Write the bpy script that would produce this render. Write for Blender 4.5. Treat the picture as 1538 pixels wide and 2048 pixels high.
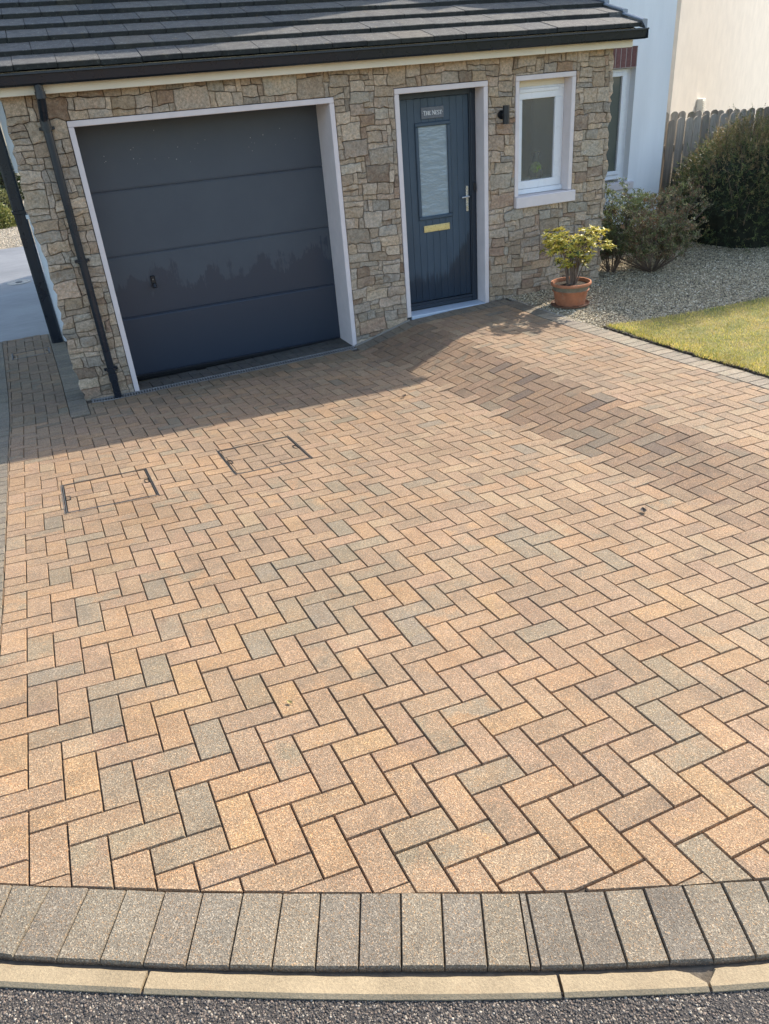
import bpy, bmesh, math, random
import numpy as np
from mathutils import Vector, Matrix

scene = bpy.context.scene
for o in list(bpy.data.objects):
    bpy.data.objects.remove(o, do_unlink=True)
col = scene.collection
R = math.radians
rnd = random.Random(11)

# ------------------------------------------------------------------ camera
CAM = (0.091, 0.167, 1.653)
RIGHT = (0.92632, -0.36921, -0.07486)
DOWN = (-0.24453, -0.43812, -0.86502)
FWD = (0.28658, 0.81959, -0.49613)
FPX, CX, CY = 1500.0, 769.0, 1024.0
cd = bpy.data.cameras.new('camera')
cam = bpy.data.objects.new('camera', cd)
col.objects.link(cam)
cam.matrix_world = Matrix(((RIGHT[0], -DOWN[0], -FWD[0], CAM[0]), (RIGHT[1], -DOWN[1], -FWD[1], CAM[1]),
                           (RIGHT[2], -DOWN[2], -FWD[2], CAM[2]), (0, 0, 0, 1)))
cd.sensor_fit = 'HORIZONTAL'; cd.sensor_width = 36.0; cd.lens = 36.0 * FPX / 1538.0
cd.clip_start = 0.05; cd.clip_end = 600
scene.camera = cam

# ------------------------------------------------------------------ light
SUN = Vector((3.27, 1.45, 2.56)).normalized()
elev = math.asin(SUN.z); azi = math.atan2(SUN.x, SUN.y)
w = bpy.data.worlds.new('World'); scene.world = w; w.use_nodes = True
nt = w.node_tree; nt.nodes.clear()
sky = nt.nodes.new('ShaderNodeTexSky'); sky.sky_type = 'NISHITA'; sky.sun_disc = False
sky.sun_elevation = elev; sky.sun_rotation = azi; sky.altitude = 50; sky.air_density = 1.0; sky.dust_density = 1.5
bg = nt.nodes.new('ShaderNodeBackground'); bg.inputs['Strength'].default_value = 0.138
wo = nt.nodes.new('ShaderNodeOutputWorld')
nt.links.new(sky.outputs[0], bg.inputs[0]); nt.links.new(bg.outputs[0], wo.inputs[0])
sd = bpy.data.lights.new('sun', 'SUN'); sd.energy = 2.6; sd.angle = R(0.53); sd.color = (1.0, 0.93, 0.83)
sun = bpy.data.objects.new('sun', sd); col.objects.link(sun)
sun.rotation_euler = SUN.to_track_quat('Z', 'Y').to_euler(); sun.location = (6, 4, 9)
vs = scene.view_settings
scene.display_settings.display_device = 'sRGB'
vs.view_transform = 'Standard'; vs.look = 'None'; vs.gamma = 1.0; vs.use_curve_mapping = False
vs.exposure = 1.42
scene.render.engine = 'CYCLES'

# ------------------------------------------------------------------ helpers
def tag(o, label=None, cat=None, group=None, kind=None):
    if label: o['label'] = label
    if cat: o['category'] = cat
    if group: o['group'] = group
    if kind: o['kind'] = kind
    return o

def empty(name, loc, label=None, cat=None, group=None, rz=0.0):
    o = bpy.data.objects.new(name, None); col.objects.link(o)
    o.location = loc; o.rotation_euler = (0, 0, rz); o.empty_display_size = 0.1
    return tag(o, label, cat, group)

def origin_of(parent):
    p = Vector((0, 0, 0))
    while parent is not None:
        p = p + Vector(parent.location); parent = parent.parent
    return p

class MB:
    """collects faces (world coordinates) and links them as one mesh object"""
    def __init__(s):
        s.v = []; s.f = []; s.c = []; s.c2 = []; s.m = []
    def poly(s, pts, c=(1, 1, 1), c2=None, m=0):
        n = len(s.v); s.v += [tuple(p) for p in pts]
        s.c += [c] * len(pts); s.c2 += [c2 or c] * len(pts)
        s.f.append(tuple(range(n, n + len(pts)))); s.m.append(m)
    def add(s, verts, faces, c=(1, 1, 1), c2=None, m=0):
        n = len(s.v); s.v += [tuple(p) for p in verts]
        s.c += [c] * len(verts); s.c2 += [c2 or c] * len(verts)
        for f in faces:
            s.f.append(tuple(i + n for i in f)); s.m.append(m)
    def box(s, x0, x1, y0, y1, z0, z1, bev=0.0, c=(1, 1, 1), m=0, xf=None):
        if x1 < x0: x0, x1 = x1, x0
        if y1 < y0: y0, y1 = y1, y0
        if z1 < z0: z0, z1 = z1, z0
        bev = min(bev, (x1 - x0) * .4, (y1 - y0) * .4, (z1 - z0) * .4)
        if bev > 0:
            bm = bmesh.new(); bmesh.ops.create_cube(bm, size=1)
            for v in bm.verts:
                v.co = ((x0 + x1) / 2 + v.co.x * (x1 - x0), (y0 + y1) / 2 + v.co.y * (y1 - y0), (z0 + z1) / 2 + v.co.z * (z1 - z0))
            bmesh.ops.bevel(bm, geom=bm.edges[:], offset=bev, segments=1, affect='EDGES')
            bm.verts.index_update()
            V = [v.co.copy() for v in bm.verts]; F = [[v.index for v in f.verts] for f in bm.faces]; bm.free()
        else:
            V = [Vector(p) for p in ((x0, y0, z0), (x1, y0, z0), (x1, y1, z0), (x0, y1, z0), (x0, y0, z1), (x1, y0, z1), (x1, y1, z1), (x0, y1, z1))]
            F = [(0, 3, 2, 1), (4, 5, 6, 7), (0, 1, 5, 4), (1, 2, 6, 5), (2, 3, 7, 6), (3, 0, 4, 7)]
        if xf: V = [xf @ v for v in V]
        s.add(V, F, c, None, m); return s
    def tube(s, pts, rad, n=10, cap=True, c=(1, 1, 1), m=0):
        pts = [Vector(p) for p in pts]
        if not isinstance(rad, (list, tuple)): rad = [rad] * len(pts)
        V = []; F = []
        a = None
        for i, p in enumerate(pts):
            d = (pts[min(i + 1, len(pts) - 1)] - pts[max(i - 1, 0)])
            if d.length < 1e-9: d = Vector((0, 0, 1))
            d.normalize()
            if a is None: a = d.orthogonal().normalized()
            a = (a - d * a.dot(d)); a = a.normalized() if a.length > 1e-6 else d.orthogonal().normalized()
            b = d.cross(a)
            for k in range(n):
                t = 2 * math.pi * k / n
                V.append(p + a * (rad[i] * math.cos(t)) + b * (rad[i] * math.sin(t)))
        for i in range(len(pts) - 1):
            for k in range(n):
                k2 = (k + 1) % n
                F.append((i * n + k, i * n + k2, (i + 1) * n + k2, (i + 1) * n + k))
        if cap:
            F.append(tuple(reversed(range(n)))); F.append(tuple((len(pts) - 1) * n + k for k in range(n)))
        s.add(V, F, c, None, m); return s
    def lathe(s, prof, cx, cy, cz, n=40, c=(1, 1, 1), wob=0.0):
        V = []; F = []
        for (r, z) in prof:
            for k in range(n):
                t = 2 * math.pi * k / n
                rr = r * (1 + wob * math.sin(3 * t + z * 9))
                V.append((cx + rr * math.cos(t), cy + rr * math.sin(t), cz + z))
        for i in range(len(prof) - 1):
            for k in range(n):
                k2 = (k + 1) % n
                F.append((i * n + k, i * n + k2, (i + 1) * n + k2, (i + 1) * n + k))
        s.add(V, F, c); return s
    def build(s, name, mat, parent=None, smooth=False, origin=None, label=None, cat=None, group=None, kind=None, fixn=False):
        a = np.array(s.v, dtype=np.float64)
        if origin is None:
            origin = Vector(((a[:, 0].min() + a[:, 0].max()) / 2, (a[:, 1].min() + a[:, 1].max()) / 2, a[:, 2].min()))
        origin = Vector(origin)
        a = a - np.array(origin)
        me = bpy.data.meshes.new(name)
        me.from_pydata(a.tolist(), [], s.f)
        mats = mat if isinstance(mat, (list, tuple)) else [mat]
        for mm in mats: me.materials.append(mm)
        if len(mats) > 1: me.polygons.foreach_set('material_index', s.m)
        for nm, cc in (('tint', s.c), ('tint2', s.c2)):
            at = me.attributes.new(nm, 'FLOAT_COLOR', 'POINT')
            arr = np.ones((len(s.v), 4), dtype=np.float32); arr[:, :3] = np.array(cc, dtype=np.float32)
            at.data.foreach_set('color', arr.ravel())
        if fixn:
            bm = bmesh.new(); bm.from_mesh(me); bmesh.ops.recalc_face_normals(bm, faces=bm.faces[:]); bm.to_mesh(me); bm.free()
        if smooth: me.polygons.foreach_set('use_smooth', [True] * len(me.polygons))
        me.update()
        o = bpy.data.objects.new(name, me); col.objects.link(o)
        if parent is not None:
            o.parent = parent; o.location = origin - origin_of(parent)
        else: o.location = origin
        return tag(o, label, cat, group, kind)

def bulk(name, V, F, C, mat, parent=None, origin=(0, 0, 0), kind='stuff', label=None, cat=None, smooth=False):
    """numpy arrays: V (n,3) world, F (m,k), C (n,3)"""
    V = np.asarray(V, dtype=np.float32) - np.array(origin, dtype=np.float32)
    F = np.asarray(F, dtype=np.int32); k = F.shape[1]
    me = bpy.data.meshes.new(name)
    me.vertices.add(len(V)); me.vertices.foreach_set('co', V.ravel())
    me.loops.add(F.size); me.loops.foreach_set('vertex_index', F.ravel())
    me.polygons.add(len(F)); me.polygons.foreach_set('loop_start', np.arange(0, F.size, k, dtype=np.int32))
    me.polygons.foreach_set('loop_total', np.full(len(F), k, dtype=np.int32))
    me.materials.append(mat)
    at = me.attributes.new('tint', 'FLOAT_COLOR', 'POINT')
    arr = np.ones((len(V), 4), dtype=np.float32); arr[:, :3] = C
    at.data.foreach_set('color', arr.ravel())
    if smooth: me.polygons.foreach_set('use_smooth', np.ones(len(F), dtype=bool))
    me.update(calc_edges=True); me.validate()
    o = bpy.data.objects.new(name, me); col.objects.link(o)
    if parent is not None:
        o.parent = parent; o.location = Vector(origin) - origin_of(parent)
    else: o.location = origin
    return tag(o, label, cat, None, kind)

# ------------------------------------------------------------------ materials
class NT:
    def __init__(s, name):
        s.m = bpy.data.materials.new(name); s.m.use_nodes = True; s.t = s.m.node_tree; s.t.nodes.clear()
        s.out = s.t.nodes.new('ShaderNodeOutputMaterial'); s.b = s.t.nodes.new('ShaderNodeBsdfPrincipled')
        s.t.links.new(s.b.outputs[0], s.out.inputs[0])
        g = s.t.nodes.new('ShaderNodeNewGeometry'); s.pos = g.outputs['Position']
    def n(s, typ, **kw):
        x = s.t.nodes.new(typ)
        for k, v in kw.items(): setattr(x, k, v)
        return x
    def l(s, a, b): s.t.links.new(a, b)
    def scaled(s, sc):
        m = s.n('ShaderNodeMapping'); m.inputs['Scale'].default_value = sc; s.l(s.pos, m.inputs[0]); return m.outputs[0]
    def noise(s, scale, detail=3, rough=.55, vec=None, col=False):
        x = s.n('ShaderNodeTexNoise'); x.inputs['Scale'].default_value = scale; x.inputs['Detail'].default_value = detail
        x.inputs['Roughness'].default_value = rough; s.l(vec or s.pos, x.inputs['Vector'])
        return x.outputs['Color' if col else 'Fac']
    def voro(s, scale, out='Color', vec=None, feature='F1'):
        x = s.n('ShaderNodeTexVoronoi'); x.feature = feature; x.inputs['Scale'].default_value = scale; s.l(vec or s.pos, x.inputs['Vector'])
        return x.outputs[out]
    def ramp(s, fac, stops):
        x = s.n('ShaderNodeValToRGB'); e = x.color_ramp.elements
        while len(e) < len(stops): e.new(0.5)
        for i, (p, c) in enumerate(stops):
            e[i].position = p; e[i].color = (c, c, c, 1) if not isinstance(c, tuple) else (*c, 1)
        s.l(fac, x.inputs[0]); return x.outputs[0]
    def mix(s, fac, a, b, mode='MIX'):
        x = s.n('ShaderNodeMix', data_type='RGBA', blend_type=mode)
        for sock, v in ((x.inputs[0], fac), (x.inputs[6], a), (x.inputs[7], b)):
            if isinstance(v, (int, float)): sock.default_value = v
            elif isinstance(v, tuple): sock.default_value = (*v, 1)
            else: s.l(v, sock)
        return x.outputs[2]
    def math(s, op, a, b=0.5):
        x = s.n('ShaderNodeMath', operation=op)
        for sock, v in ((x.inputs[0], a), (x.inputs[1], b)):
            if isinstance(v, (int, float)): sock.default_value = v
            else: s.l(v, sock)
        return x.outputs[0]
    def attr(s, name='tint'):
        x = s.n('ShaderNodeAttribute'); x.attribute_name = name; return x.outputs['Color']
    def bump(s, h, dist, strength=1.0, nrm=None):
        x = s.n('ShaderNodeBump'); x.inputs['Strength'].default_value = strength; x.inputs['Distance'].default_value = dist
        s.l(h, x.inputs['Height'])
        if nrm: s.l(nrm, x.inputs['Normal'])
        return x.outputs[0]
    def done(s, color=None, rough=.6, nrm=None, metal=0, spec=.5):
        if color is not None:
            if isinstance(color, tuple): s.b.inputs['Base Color'].default_value = (*color, 1)
            else: s.l(color, s.b.inputs['Base Color'])
        if isinstance(rough, (int, float)): s.b.inputs['Roughness'].default_value = rough
        else: s.l(rough, s.b.inputs['Roughness'])
        if nrm: s.l(nrm, s.b.inputs['Normal'])
        s.b.inputs['Metallic'].default_value = metal; s.b.inputs['Specular IOR Level'].default_value = spec
        return s.m

def m_paver(name='concrete_paver', g=340.0):
    t = NT(name)
    blend = t.ramp(t.noise(9, 3), [(.42, 0.0), (.60, 1.0)])
    base = t.mix(blend, t.attr('tint'), t.attr('tint2'))
    v = t.n('ShaderNodeTexVoronoi'); v.inputs['Scale'].default_value = g; t.l(t.pos, v.inputs['Vector'])
    sep = t.n('ShaderNodeSeparateColor'); t.l(v.outputs['Color'], sep.inputs[0])
    sp = t.ramp(sep.outputs[0], [(0.0, .50), (.18, .76), (.6, 1.0), (.86, 1.2), (1.0, 1.95)])
    c = t.mix(1.0, base, sp, 'MULTIPLY')
    fine = t.ramp(t.noise(700, 2, .7), [(.3, .72), (.7, 1.28)])
    c = t.mix(1.0, c, fine, 'MULTIPLY')
    hue = t.ramp(sep.outputs[1], [(.82, (1.0, 1.0, 1.0)), (.93, (1.22, .96, .72))])
    c = t.mix(1.0, c, hue, 'MULTIPLY')
    dirt = t.ramp(t.noise(1.3, 5, .6), [(.3, .84), (.65, 1.06)])
    c = t.mix(1.0, c, dirt, 'MULTIPLY')
    c = t.mix(1.0, c, t.ramp(t.noise(6.5, 6, .7), [(.28, .80), (.5, 1.0), (.75, 1.07)]), 'MULTIPLY')
    spots = t.ramp(t.noise(24, 4, .75), [(.70, 0.0), (.76, .5)])
    c = t.mix(spots, c, (.07, .055, .042))
    h = t.mix(.5, t.noise(420, 3, .7), v.outputs['Distance'])
    return t.done(c, .82, t.bump(h, .0028, .95), spec=.45)

def m_tint(name, rough=.8, nscale=40, lo=.75, hi=1.25, bump=.004, bs=60, spec=.4, detail=4):
    t = NT(name)
    c = t.mix(1.0, t.attr('tint'), t.ramp(t.noise(nscale, detail), [(.3, lo), (.7, hi)]), 'MULTIPLY')
    return t.done(c, rough, t.bump(t.noise(bs, 4, .65), bump) if bump else None, spec=spec)

def m_plain(name, color, rough=.5, metal=0, var=.12, nscale=6, bump=0.0, bs=80, spec=.5):
    t = NT(name)
    c = t.mix(1.0, color, t.ramp(t.noise(nscale, 5, .6), [(.25, 1 - var), (.75, 1 + var)]), 'MULTIPLY')
    rg = t.ramp(t.noise(nscale * 2.3, 4), [(.3, max(0, rough - .07)), (.7, min(1, rough + .07))])
    return t.done(c, rg, t.bump(t.noise(bs, 4), bump) if bump else None, metal, spec)

def m_stone():
    t = NT('rubble_stone')
    big = t.noise(7, 4, .6); mid = t.noise(45, 6, .7); fin = t.noise(230, 4, .75)
    c = t.mix(t.ramp(big, [(.40, 0.0), (.62, 1.0)]), t.attr('tint'), t.attr('tint2'))
    c = t.mix(1.0, c, t.ramp(mid, [(.3, .58), (.7, 1.34)]), 'MULTIPLY')
    c = t.mix(1.0, c, t.ramp(fin, [(.3, .66), (.7, 1.32)]), 'MULTIPLY')
    rust = t.ramp(t.noise(16, 5, .7), [(.58, 0.0), (.72, .55)])
    c = t.mix(rust, c, (.30, .17, .075))
    c = t.mix(1.0, c, (1.03, .955, .875), 'MULTIPLY')
    h = t.mix(.45, t.noise(38, 6, .75), t.noise(170, 5, .75))
    return t.done(c, .88, t.bump(h, .026, 1.0), spec=.3)
PAVER = m_paver()
STONE = m_stone()
MORTAR = m_plain('recessed_mortar', (.028, .023, .018), .95, var=.3, nscale=30, bump=.004)
JOINT = m_plain('joint_sand', (.075, .058, .04), .95, var=.35, nscale=40, bump=.003)

# ------------------------------------------------------------------ surveyed ground surface
# lattice (a, b): a across, b away, unit 100 mm, one paver = 2 x 1
AN = [-6, 0, 7, 14, 21, 27, 33, 39.5, 45, 51, 57]
BN = [-14 + 6 * i for i in range(14)]
SG=[[[-0.97,0.546,0.154],[-1.005,1.139,0.075],[-1.041,1.731,-0.006],[-1.078,2.322,-0.088],[-1.114,2.913,-0.171],[-1.151,3.503,-0.254],[-1.19,4.093,-0.335],[-1.227,4.684,-0.414],[-1.264,5.276,-0.493],[-1.303,5.867,-0.57],[-1.341,6.461,-0.649],[-1.375,7.055,-0.726],[-1.407,7.651,-0.798],[-1.437,8.246,-0.872]],[[-0.376,0.571,0.071],[-0.41,1.166,-0.003],[-0.445,1.76,-0.079],[-0.481,2.352,-0.152],[-0.517,2.943,-0.225],[-0.552,3.534,-0.303],[-0.592,4.125,-0.379],[-0.628,4.717,-0.446],[-0.664,5.309,-0.519],[-0.704,5.901,-0.589],[-0.741,6.494,-0.664],[-0.776,7.087,-0.736],[-0.808,7.682,-0.801],[-0.838,8.277,-0.873]],[[0.315,0.602,-0.025],[0.279,1.198,-0.094],[0.25,1.792,-0.162],[0.215,2.385,-0.23],[0.186,2.98,-0.287],[0.151,3.572,-0.359],[0.114,4.163,-0.428],[0.079,4.755,-0.489],[0.043,5.349,-0.547],[0.004,5.94,-0.618],[-0.035,6.533,-0.678],[-0.072,7.127,-0.741],[-0.105,7.72,-0.812],[-0.138,8.316,-0.872]],[[1.007,0.635,-0.111],[0.969,1.23,-0.181],[0.939,1.827,-0.237],[0.911,2.42,-0.294],[0.882,3.014,-0.342],[0.852,3.607,-0.403],[0.822,4.2,-0.466],[0.78,4.792,-0.537],[0.748,5.387,-0.579],[0.711,5.981,-0.63],[0.67,6.574,-0.688],[0.632,7.169,-0.745],[0.597,7.763,-0.802],[0.562,8.358,-0.861]],[[1.7,0.672,-0.184],[1.666,1.27,-0.23],[1.637,1.862,-0.287],[1.61,2.455,-0.339],[1.579,3.05,-0.389],[1.548,3.646,-0.437],[1.516,4.24,-0.5],[1.482,4.833,-0.559],[1.45,5.427,-0.604],[1.413,6.022,-0.646],[1.373,6.617,-0.696],[1.335,7.211,-0.746],[1.299,7.807,-0.794],[1.263,8.403,-0.84]],[[2.294,0.699,-0.251],[2.263,1.296,-0.29],[2.233,1.893,-0.335],[2.206,2.487,-0.383],[2.175,3.082,-0.428],[2.145,3.678,-0.473],[2.114,4.272,-0.526],[2.082,4.866,-0.576],[2.049,5.461,-0.617],[2.013,6.057,-0.656],[1.975,6.652,-0.698],[1.937,7.248,-0.743],[1.9,7.844,-0.782],[1.864,8.441,-0.815]],[[2.888,0.724,-0.322],[2.858,1.322,-0.359],[2.828,1.922,-0.394],[2.802,2.519,-0.417],[2.772,3.115,-0.453],[2.743,3.71,-0.497],[2.714,4.302,-0.555],[2.683,4.897,-0.591],[2.649,5.493,-0.625],[2.612,6.09,-0.658],[2.575,6.687,-0.693],[2.539,7.284,-0.733],[2.501,7.881,-0.762],[2.463,8.479,-0.782]],[[3.536,0.754,-0.341],[3.507,1.353,-0.354],[3.478,1.952,-0.366],[3.449,2.552,-0.381],[3.42,3.149,-0.408],[3.392,3.743,-0.429],[3.358,4.34,-0.454],[3.323,4.936,-0.478],[3.284,5.535,-0.494],[3.245,6.133,-0.514],[3.207,6.731,-0.539],[3.168,7.328,-0.565],[3.13,7.926,-0.595],[3.095,8.523,-0.632]],[[4.085,0.779,-0.354],[4.056,1.378,-0.37],[4.028,1.977,-0.387],[3.999,2.575,-0.407],[3.972,3.171,-0.431],[3.944,3.768,-0.45],[3.91,4.366,-0.47],[3.873,4.966,-0.493],[3.833,5.566,-0.509],[3.795,6.165,-0.521],[3.758,6.762,-0.535],[3.718,7.361,-0.547],[3.679,7.959,-0.56],[3.642,8.558,-0.579]],[[4.684,0.806,-0.37],[4.655,1.405,-0.389],[4.627,2.004,-0.41],[4.599,2.602,-0.431],[4.572,3.2,-0.451],[4.543,3.798,-0.468],[4.51,4.397,-0.489],[4.471,4.998,-0.511],[4.433,5.599,-0.524],[4.396,6.198,-0.538],[4.357,6.798,-0.542],[4.317,7.397,-0.538],[4.278,7.996,-0.531],[4.239,8.595,-0.526]],[[5.283,0.834,-0.385],[5.254,1.433,-0.409],[5.226,2.031,-0.432],[5.199,2.63,-0.453],[5.171,3.23,-0.471],[5.141,3.831,-0.49],[5.107,4.433,-0.51],[5.069,5.034,-0.528],[5.032,5.635,-0.541],[4.994,6.235,-0.548],[4.956,6.836,-0.544],[4.916,7.435,-0.528],[4.876,8.034,-0.504],[4.836,8.632,-0.476]]]
def _S(a, b):
    i = 0
    while i < 9 and a >= AN[i + 1]: i += 1
    j = min(12, max(0, int((b + 14) // 6)))
    s = (a - AN[i]) / (AN[i + 1] - AN[i]); t = (b - BN[j]) / 6.0
    A, B, C_, D = SG[i][j], SG[i + 1][j], SG[i][j + 1], SG[i + 1][j + 1]
    return [(1 - s) * (1 - t) * A[k] + s * (1 - t) * B[k] + (1 - s) * t * C_[k] + s * t * D[k] for k in range(3)]
def S(a, b, dz=0.0):
    ac = min(57.0, max(-6.0, a)); bc = min(64.0, max(-14.0, b))
    p = _S(ac, bc)
    p[0] += (a - ac) * .0995 - (b - bc) * .0063
    p[1] += (a - ac) * .0060 + (b - bc) * .0995
    if a < 6.2 and p[1] > 7.35:
        p[2] = max(p[2], -.770 - .022 * (p[1] - 7.35))
    p[2] += dz
    return p
def inv(x, y):
    a, b = (x + .55) * 10, (y - 1.9) * 10
    for _ in range(12):
        p = S(a, b); ex, ey = x - p[0], y - p[1]
        a += ex * 10 + ey * .5; b += ey * 10 - ex * .4
    return a, b
def ground_z(x, y): return S(*inv(x, y))[2]
def project(p):
    d = [p[k] - CAM[k] for k in range(3)]
    z = sum(d[k] * FWD[k] for k in range(3))
    if z < .05: return None
    return (CX + FPX * sum(d[k] * RIGHT[k] for k in range(3)) / z, CY + FPX * sum(d[k] * DOWN[k] for k in range(3)) / z, z)

def clip(poly, f):
    out = []
    n = len(poly)
    for i in range(n):
        p, q = poly[i], poly[(i + 1) % n]
        fp, fq = f(*p), f(*q)
        if fp >= 0: out.append(p)
        if (fp >= 0) != (fq >= 0):
            t = fp / (fp - fq); out.append((p[0] + t * (q[0] - p[0]), p[1] + t * (q[1] - p[1])))
    o2 = []
    for p in out:
        if not o2 or math.hypot(p[0] - o2[-1][0], p[1] - o2[-1][1]) > 1e-3: o2.append(p)
    if len(o2) > 1 and math.hypot(o2[0][0] - o2[-1][0], o2[0][1] - o2[-1][1]) < 1e-3: o2.pop()
    return o2
def area(poly):
    return .5 * sum(poly[i][0] * poly[(i + 1) % len(poly)][1] - poly[(i + 1) % len(poly)][0] * poly[i][1] for i in range(len(poly)))
def inset(poly, d):
    n = len(poly); A = abs(area(poly)); per = sum(math.dist(poly[i], poly[(i + 1) % n]) for i in range(n))
    d = min(d, .45 * A / per)
    sg = 1 if area(poly) > 0 else -1
    cx = sum(p[0] for p in poly) / n; cy = sum(p[1] for p in poly) / n
    out = []
    for i in range(n):
        p0, p1, p2 = poly[i - 1], poly[i], poly[(i + 1) % n]
        e1 = (p1[0] - p0[0], p1[1] - p0[1]); e2 = (p2[0] - p1[0], p2[1] - p1[1])
        l1 = math.hypot(*e1) or 1; l2 = math.hypot(*e2) or 1
        n1 = (-e1[1] / l1 * sg, e1[0] / l1 * sg); n2 = (-e2[1] / l2 * sg, e2[0] / l2 * sg)
        bx, by = n1[0] + n2[0], n1[1] + n2[1]; k = 2 / max(bx * bx + by * by, .35)
        k = min(k, 2.2)
        out.append((p1[0] + bx * d * k * .5 * 2 / 2, p1[1] + by * d * k * .5 * 2 / 2))
    return out

# ---- paver colours (real albedo)
TAN = (.306, .207, .122); ORG = (.332, .214, .117); BRN = (.262, .184, .114); GRY = (.252, .196, .126)
SLT = (.238, .190, .128); PNK = (.305, .204, .124); PAL = (.325, .232, .138)
def jit(c, k=.08):
    j = 1 + rnd.uniform(-k, k)
    return tuple(max(0.01, v * j * (1 + rnd.uniform(-.012, .012))) for v in c)
def paver_col(ca=15):
    r = rnd.random()
    if rnd.random() < (.38 if ca < 9 else .12 if ca < 18 else 0): r = rnd.uniform(.40, .74)
    elif ca > 24 and rnd.random() < .22: r = .80
    if r < .50: a = TAN
    elif r < .64: a = ORG
    elif r < .74: a = PNK
    elif r < .82: a = PAL
    elif r < .945: a = BRN
    elif r < .985: a = GRY
    else: a = SLT
    r = rnd.random()
    b = a if r < .25 else TAN if r < .50 else PNK if r < .62 else BRN if r < .80 else ORG if r < .92 else GRY
    if a in (GRY, SLT) and rnd.random() < .6: b = a
    return jit(a), jit(b)
def border_col():
    a = rnd.choice([(.196, .164, .118), (.210, .176, .124), (.186, .156, .114), (.220, .181, .126)])
    return jit(a, .06), jit(a, .10)

def damp_shade_tint(P, cols):
    w3 = S(sum(p[0] for p in P) / len(P), sum(p[1] for p in P) / len(P))
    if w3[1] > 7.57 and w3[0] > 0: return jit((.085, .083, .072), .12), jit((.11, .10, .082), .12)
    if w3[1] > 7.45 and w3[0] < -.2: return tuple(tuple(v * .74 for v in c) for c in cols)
    ca = sum(p[0] for p in P) / len(P); cb = sum(p[1] for p in P) / len(P)
    if 33.0 < ca < 39.7 and cb > 3.0 + rnd.uniform(-1, 1):      # the sloping strip is tinted darker and a little redder
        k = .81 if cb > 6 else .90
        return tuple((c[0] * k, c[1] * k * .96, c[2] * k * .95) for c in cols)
    if cb > 52.2 + rnd.uniform(-2.5, 1.5) and ca < 33: return tuple((c[0] * .72, c[1] * .78, c[2] * .80) for c in cols)   # algae by the drain, tinted darker still to deepen the house shade
    return cols
def paver_mesh(mb, poly, cols, gap=.028, cham=.062, dz=0.0, depth=.05, tilt=True):
    """poly in lattice units, CCW; chamfered block following the ground surface"""
    if area(poly) < 0: poly = poly[::-1]
    p0 = inset(poly, gap); p1 = inset(poly, gap + cham)
    tz = rnd.uniform(-.0012, .0012) if tilt else 0; tx = rnd.uniform(-.0007, .0007); ty = rnd.uniform(-.0007, .0007)
    cx = sum(p[0] for p in poly) / len(poly); cy = sum(p[1] for p in poly) / len(poly)
    def z(p): return dz + tz + tx * (p[0] - cx) + ty * (p[1] - cy)
    n = len(poly)
    V = [S(*p, z(p) - depth) for p in p0] + [S(*p, z(p) - .0075) for p in p0] + [S(*p, z(p)) for p in p1]
    F = [tuple(range(2 * n, 3 * n))]
    for i in range(n):
        j = (i + 1) % n
        F.append((i, j, n + j, n + i)); F.append((n + i, n + j, 2 * n + j, 2 * n + i))
    mb.add(V, F, cols[0], cols[1])

# ---- boundaries of the paved area
KL = [[-0.38, -2.73, -0.94, -4.63], [0.52, -3.23, -0.35, -5.02], [1.41, -3.68, 0.56, -5.52], [2.29, -4.15, 1.48, -6.0], [3.18, -4.63, 2.38, -6.5], [4.05, -5.07, 3.27, -6.96], [4.98, -5.51, 4.18, -7.39], [5.9, -5.94, 5.07, -7.81], [6.78, -6.34, 5.98, -8.24], [7.71, -6.77, 6.88, -8.65], [8.64, -7.2, 7.78, -9.05], [9.57, -7.64, 8.68, -9.46], [10.48, -8.06, 9.57, -9.87], [11.37, -8.47, 10.46, -10.28], [11.52, -8.54, 10.67, -10.38], [12.44, -8.92, 11.57, -10.77], [13.37, -9.3, 12.5, -11.15], [14.31, -9.67, 13.43, -11.51], [15.24, -10.04, 14.36, -11.91], [16.17, -10.42, 15.29, -12.27], [17.07, -10.81, 16.11, -12.58]]
_pa = np.polyfit([k[0] for k in KL], [k[1] for k in KL], 2)
_pb = np.polyfit([k[2] for k in KL], [k[3] for k in KL], 2)
def FI(a): return float(np.polyval(_pa, a))
def FO(a): return float(np.polyval(_pb, a))
for d in range(34):          # carry the soldier course on beyond the frame, both ways
    a0 = KL[-1][0] + .93; ao = KL[-1][2] + .925
    if a0 > 51: break
    KL.append([a0, FI(a0), ao, FO(ao)])
for d in range(3):
    a0 = KL[0][0] - .9; ao = KL[0][2] - .86
    KL.insert(0, [a0, FI(a0), ao, FO(ao)])
def al(b): return -1.02 if b < 25 else (-1.02 - (b - 25) / 30 * .16 if b < 55 else -1.18 - (b - 55) / 35 * .4)
PATH_END = 89.0
COV = [(2.25, 7.63, 26.2, 31.85), (12.78, 18.11, 27.2, 32.6)]
COV3 = (-.55, 3.55, 78.4, 81.2)

bed = MB()
for i in range(-20, 118):
    for j in range(-30, 190, 2):
        a0, b0 = i * .5, j * .5
        cxx, cyy = a0 + .25, b0 + .5
        if cxx > 52 or cxx < -3.4: continue
        if cyy - .5 < FO(cxx + .25) + .2 or cyy - .5 < FO(cxx - .25) + .2: continue
        P = S(cxx, cyy)
        if P[0] < -.26 or P[1] < 8.06:
            if cyy > PATH_END: continue
            if P[1] > 7.62 and P[0] > -.25 and not (P[1] < 8.06 and .2 < P[0] < 2.6): continue
            bed.poly([S(a0, b0, -.011), S(a0 + .5, b0, -.011), S(a0 + .5, b0 + 1, -.011), S(a0, b0 + 1, -.011)])
drive = bed.build('driveway', JOINT, origin=(0, 0, 0), kind='structure')

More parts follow.
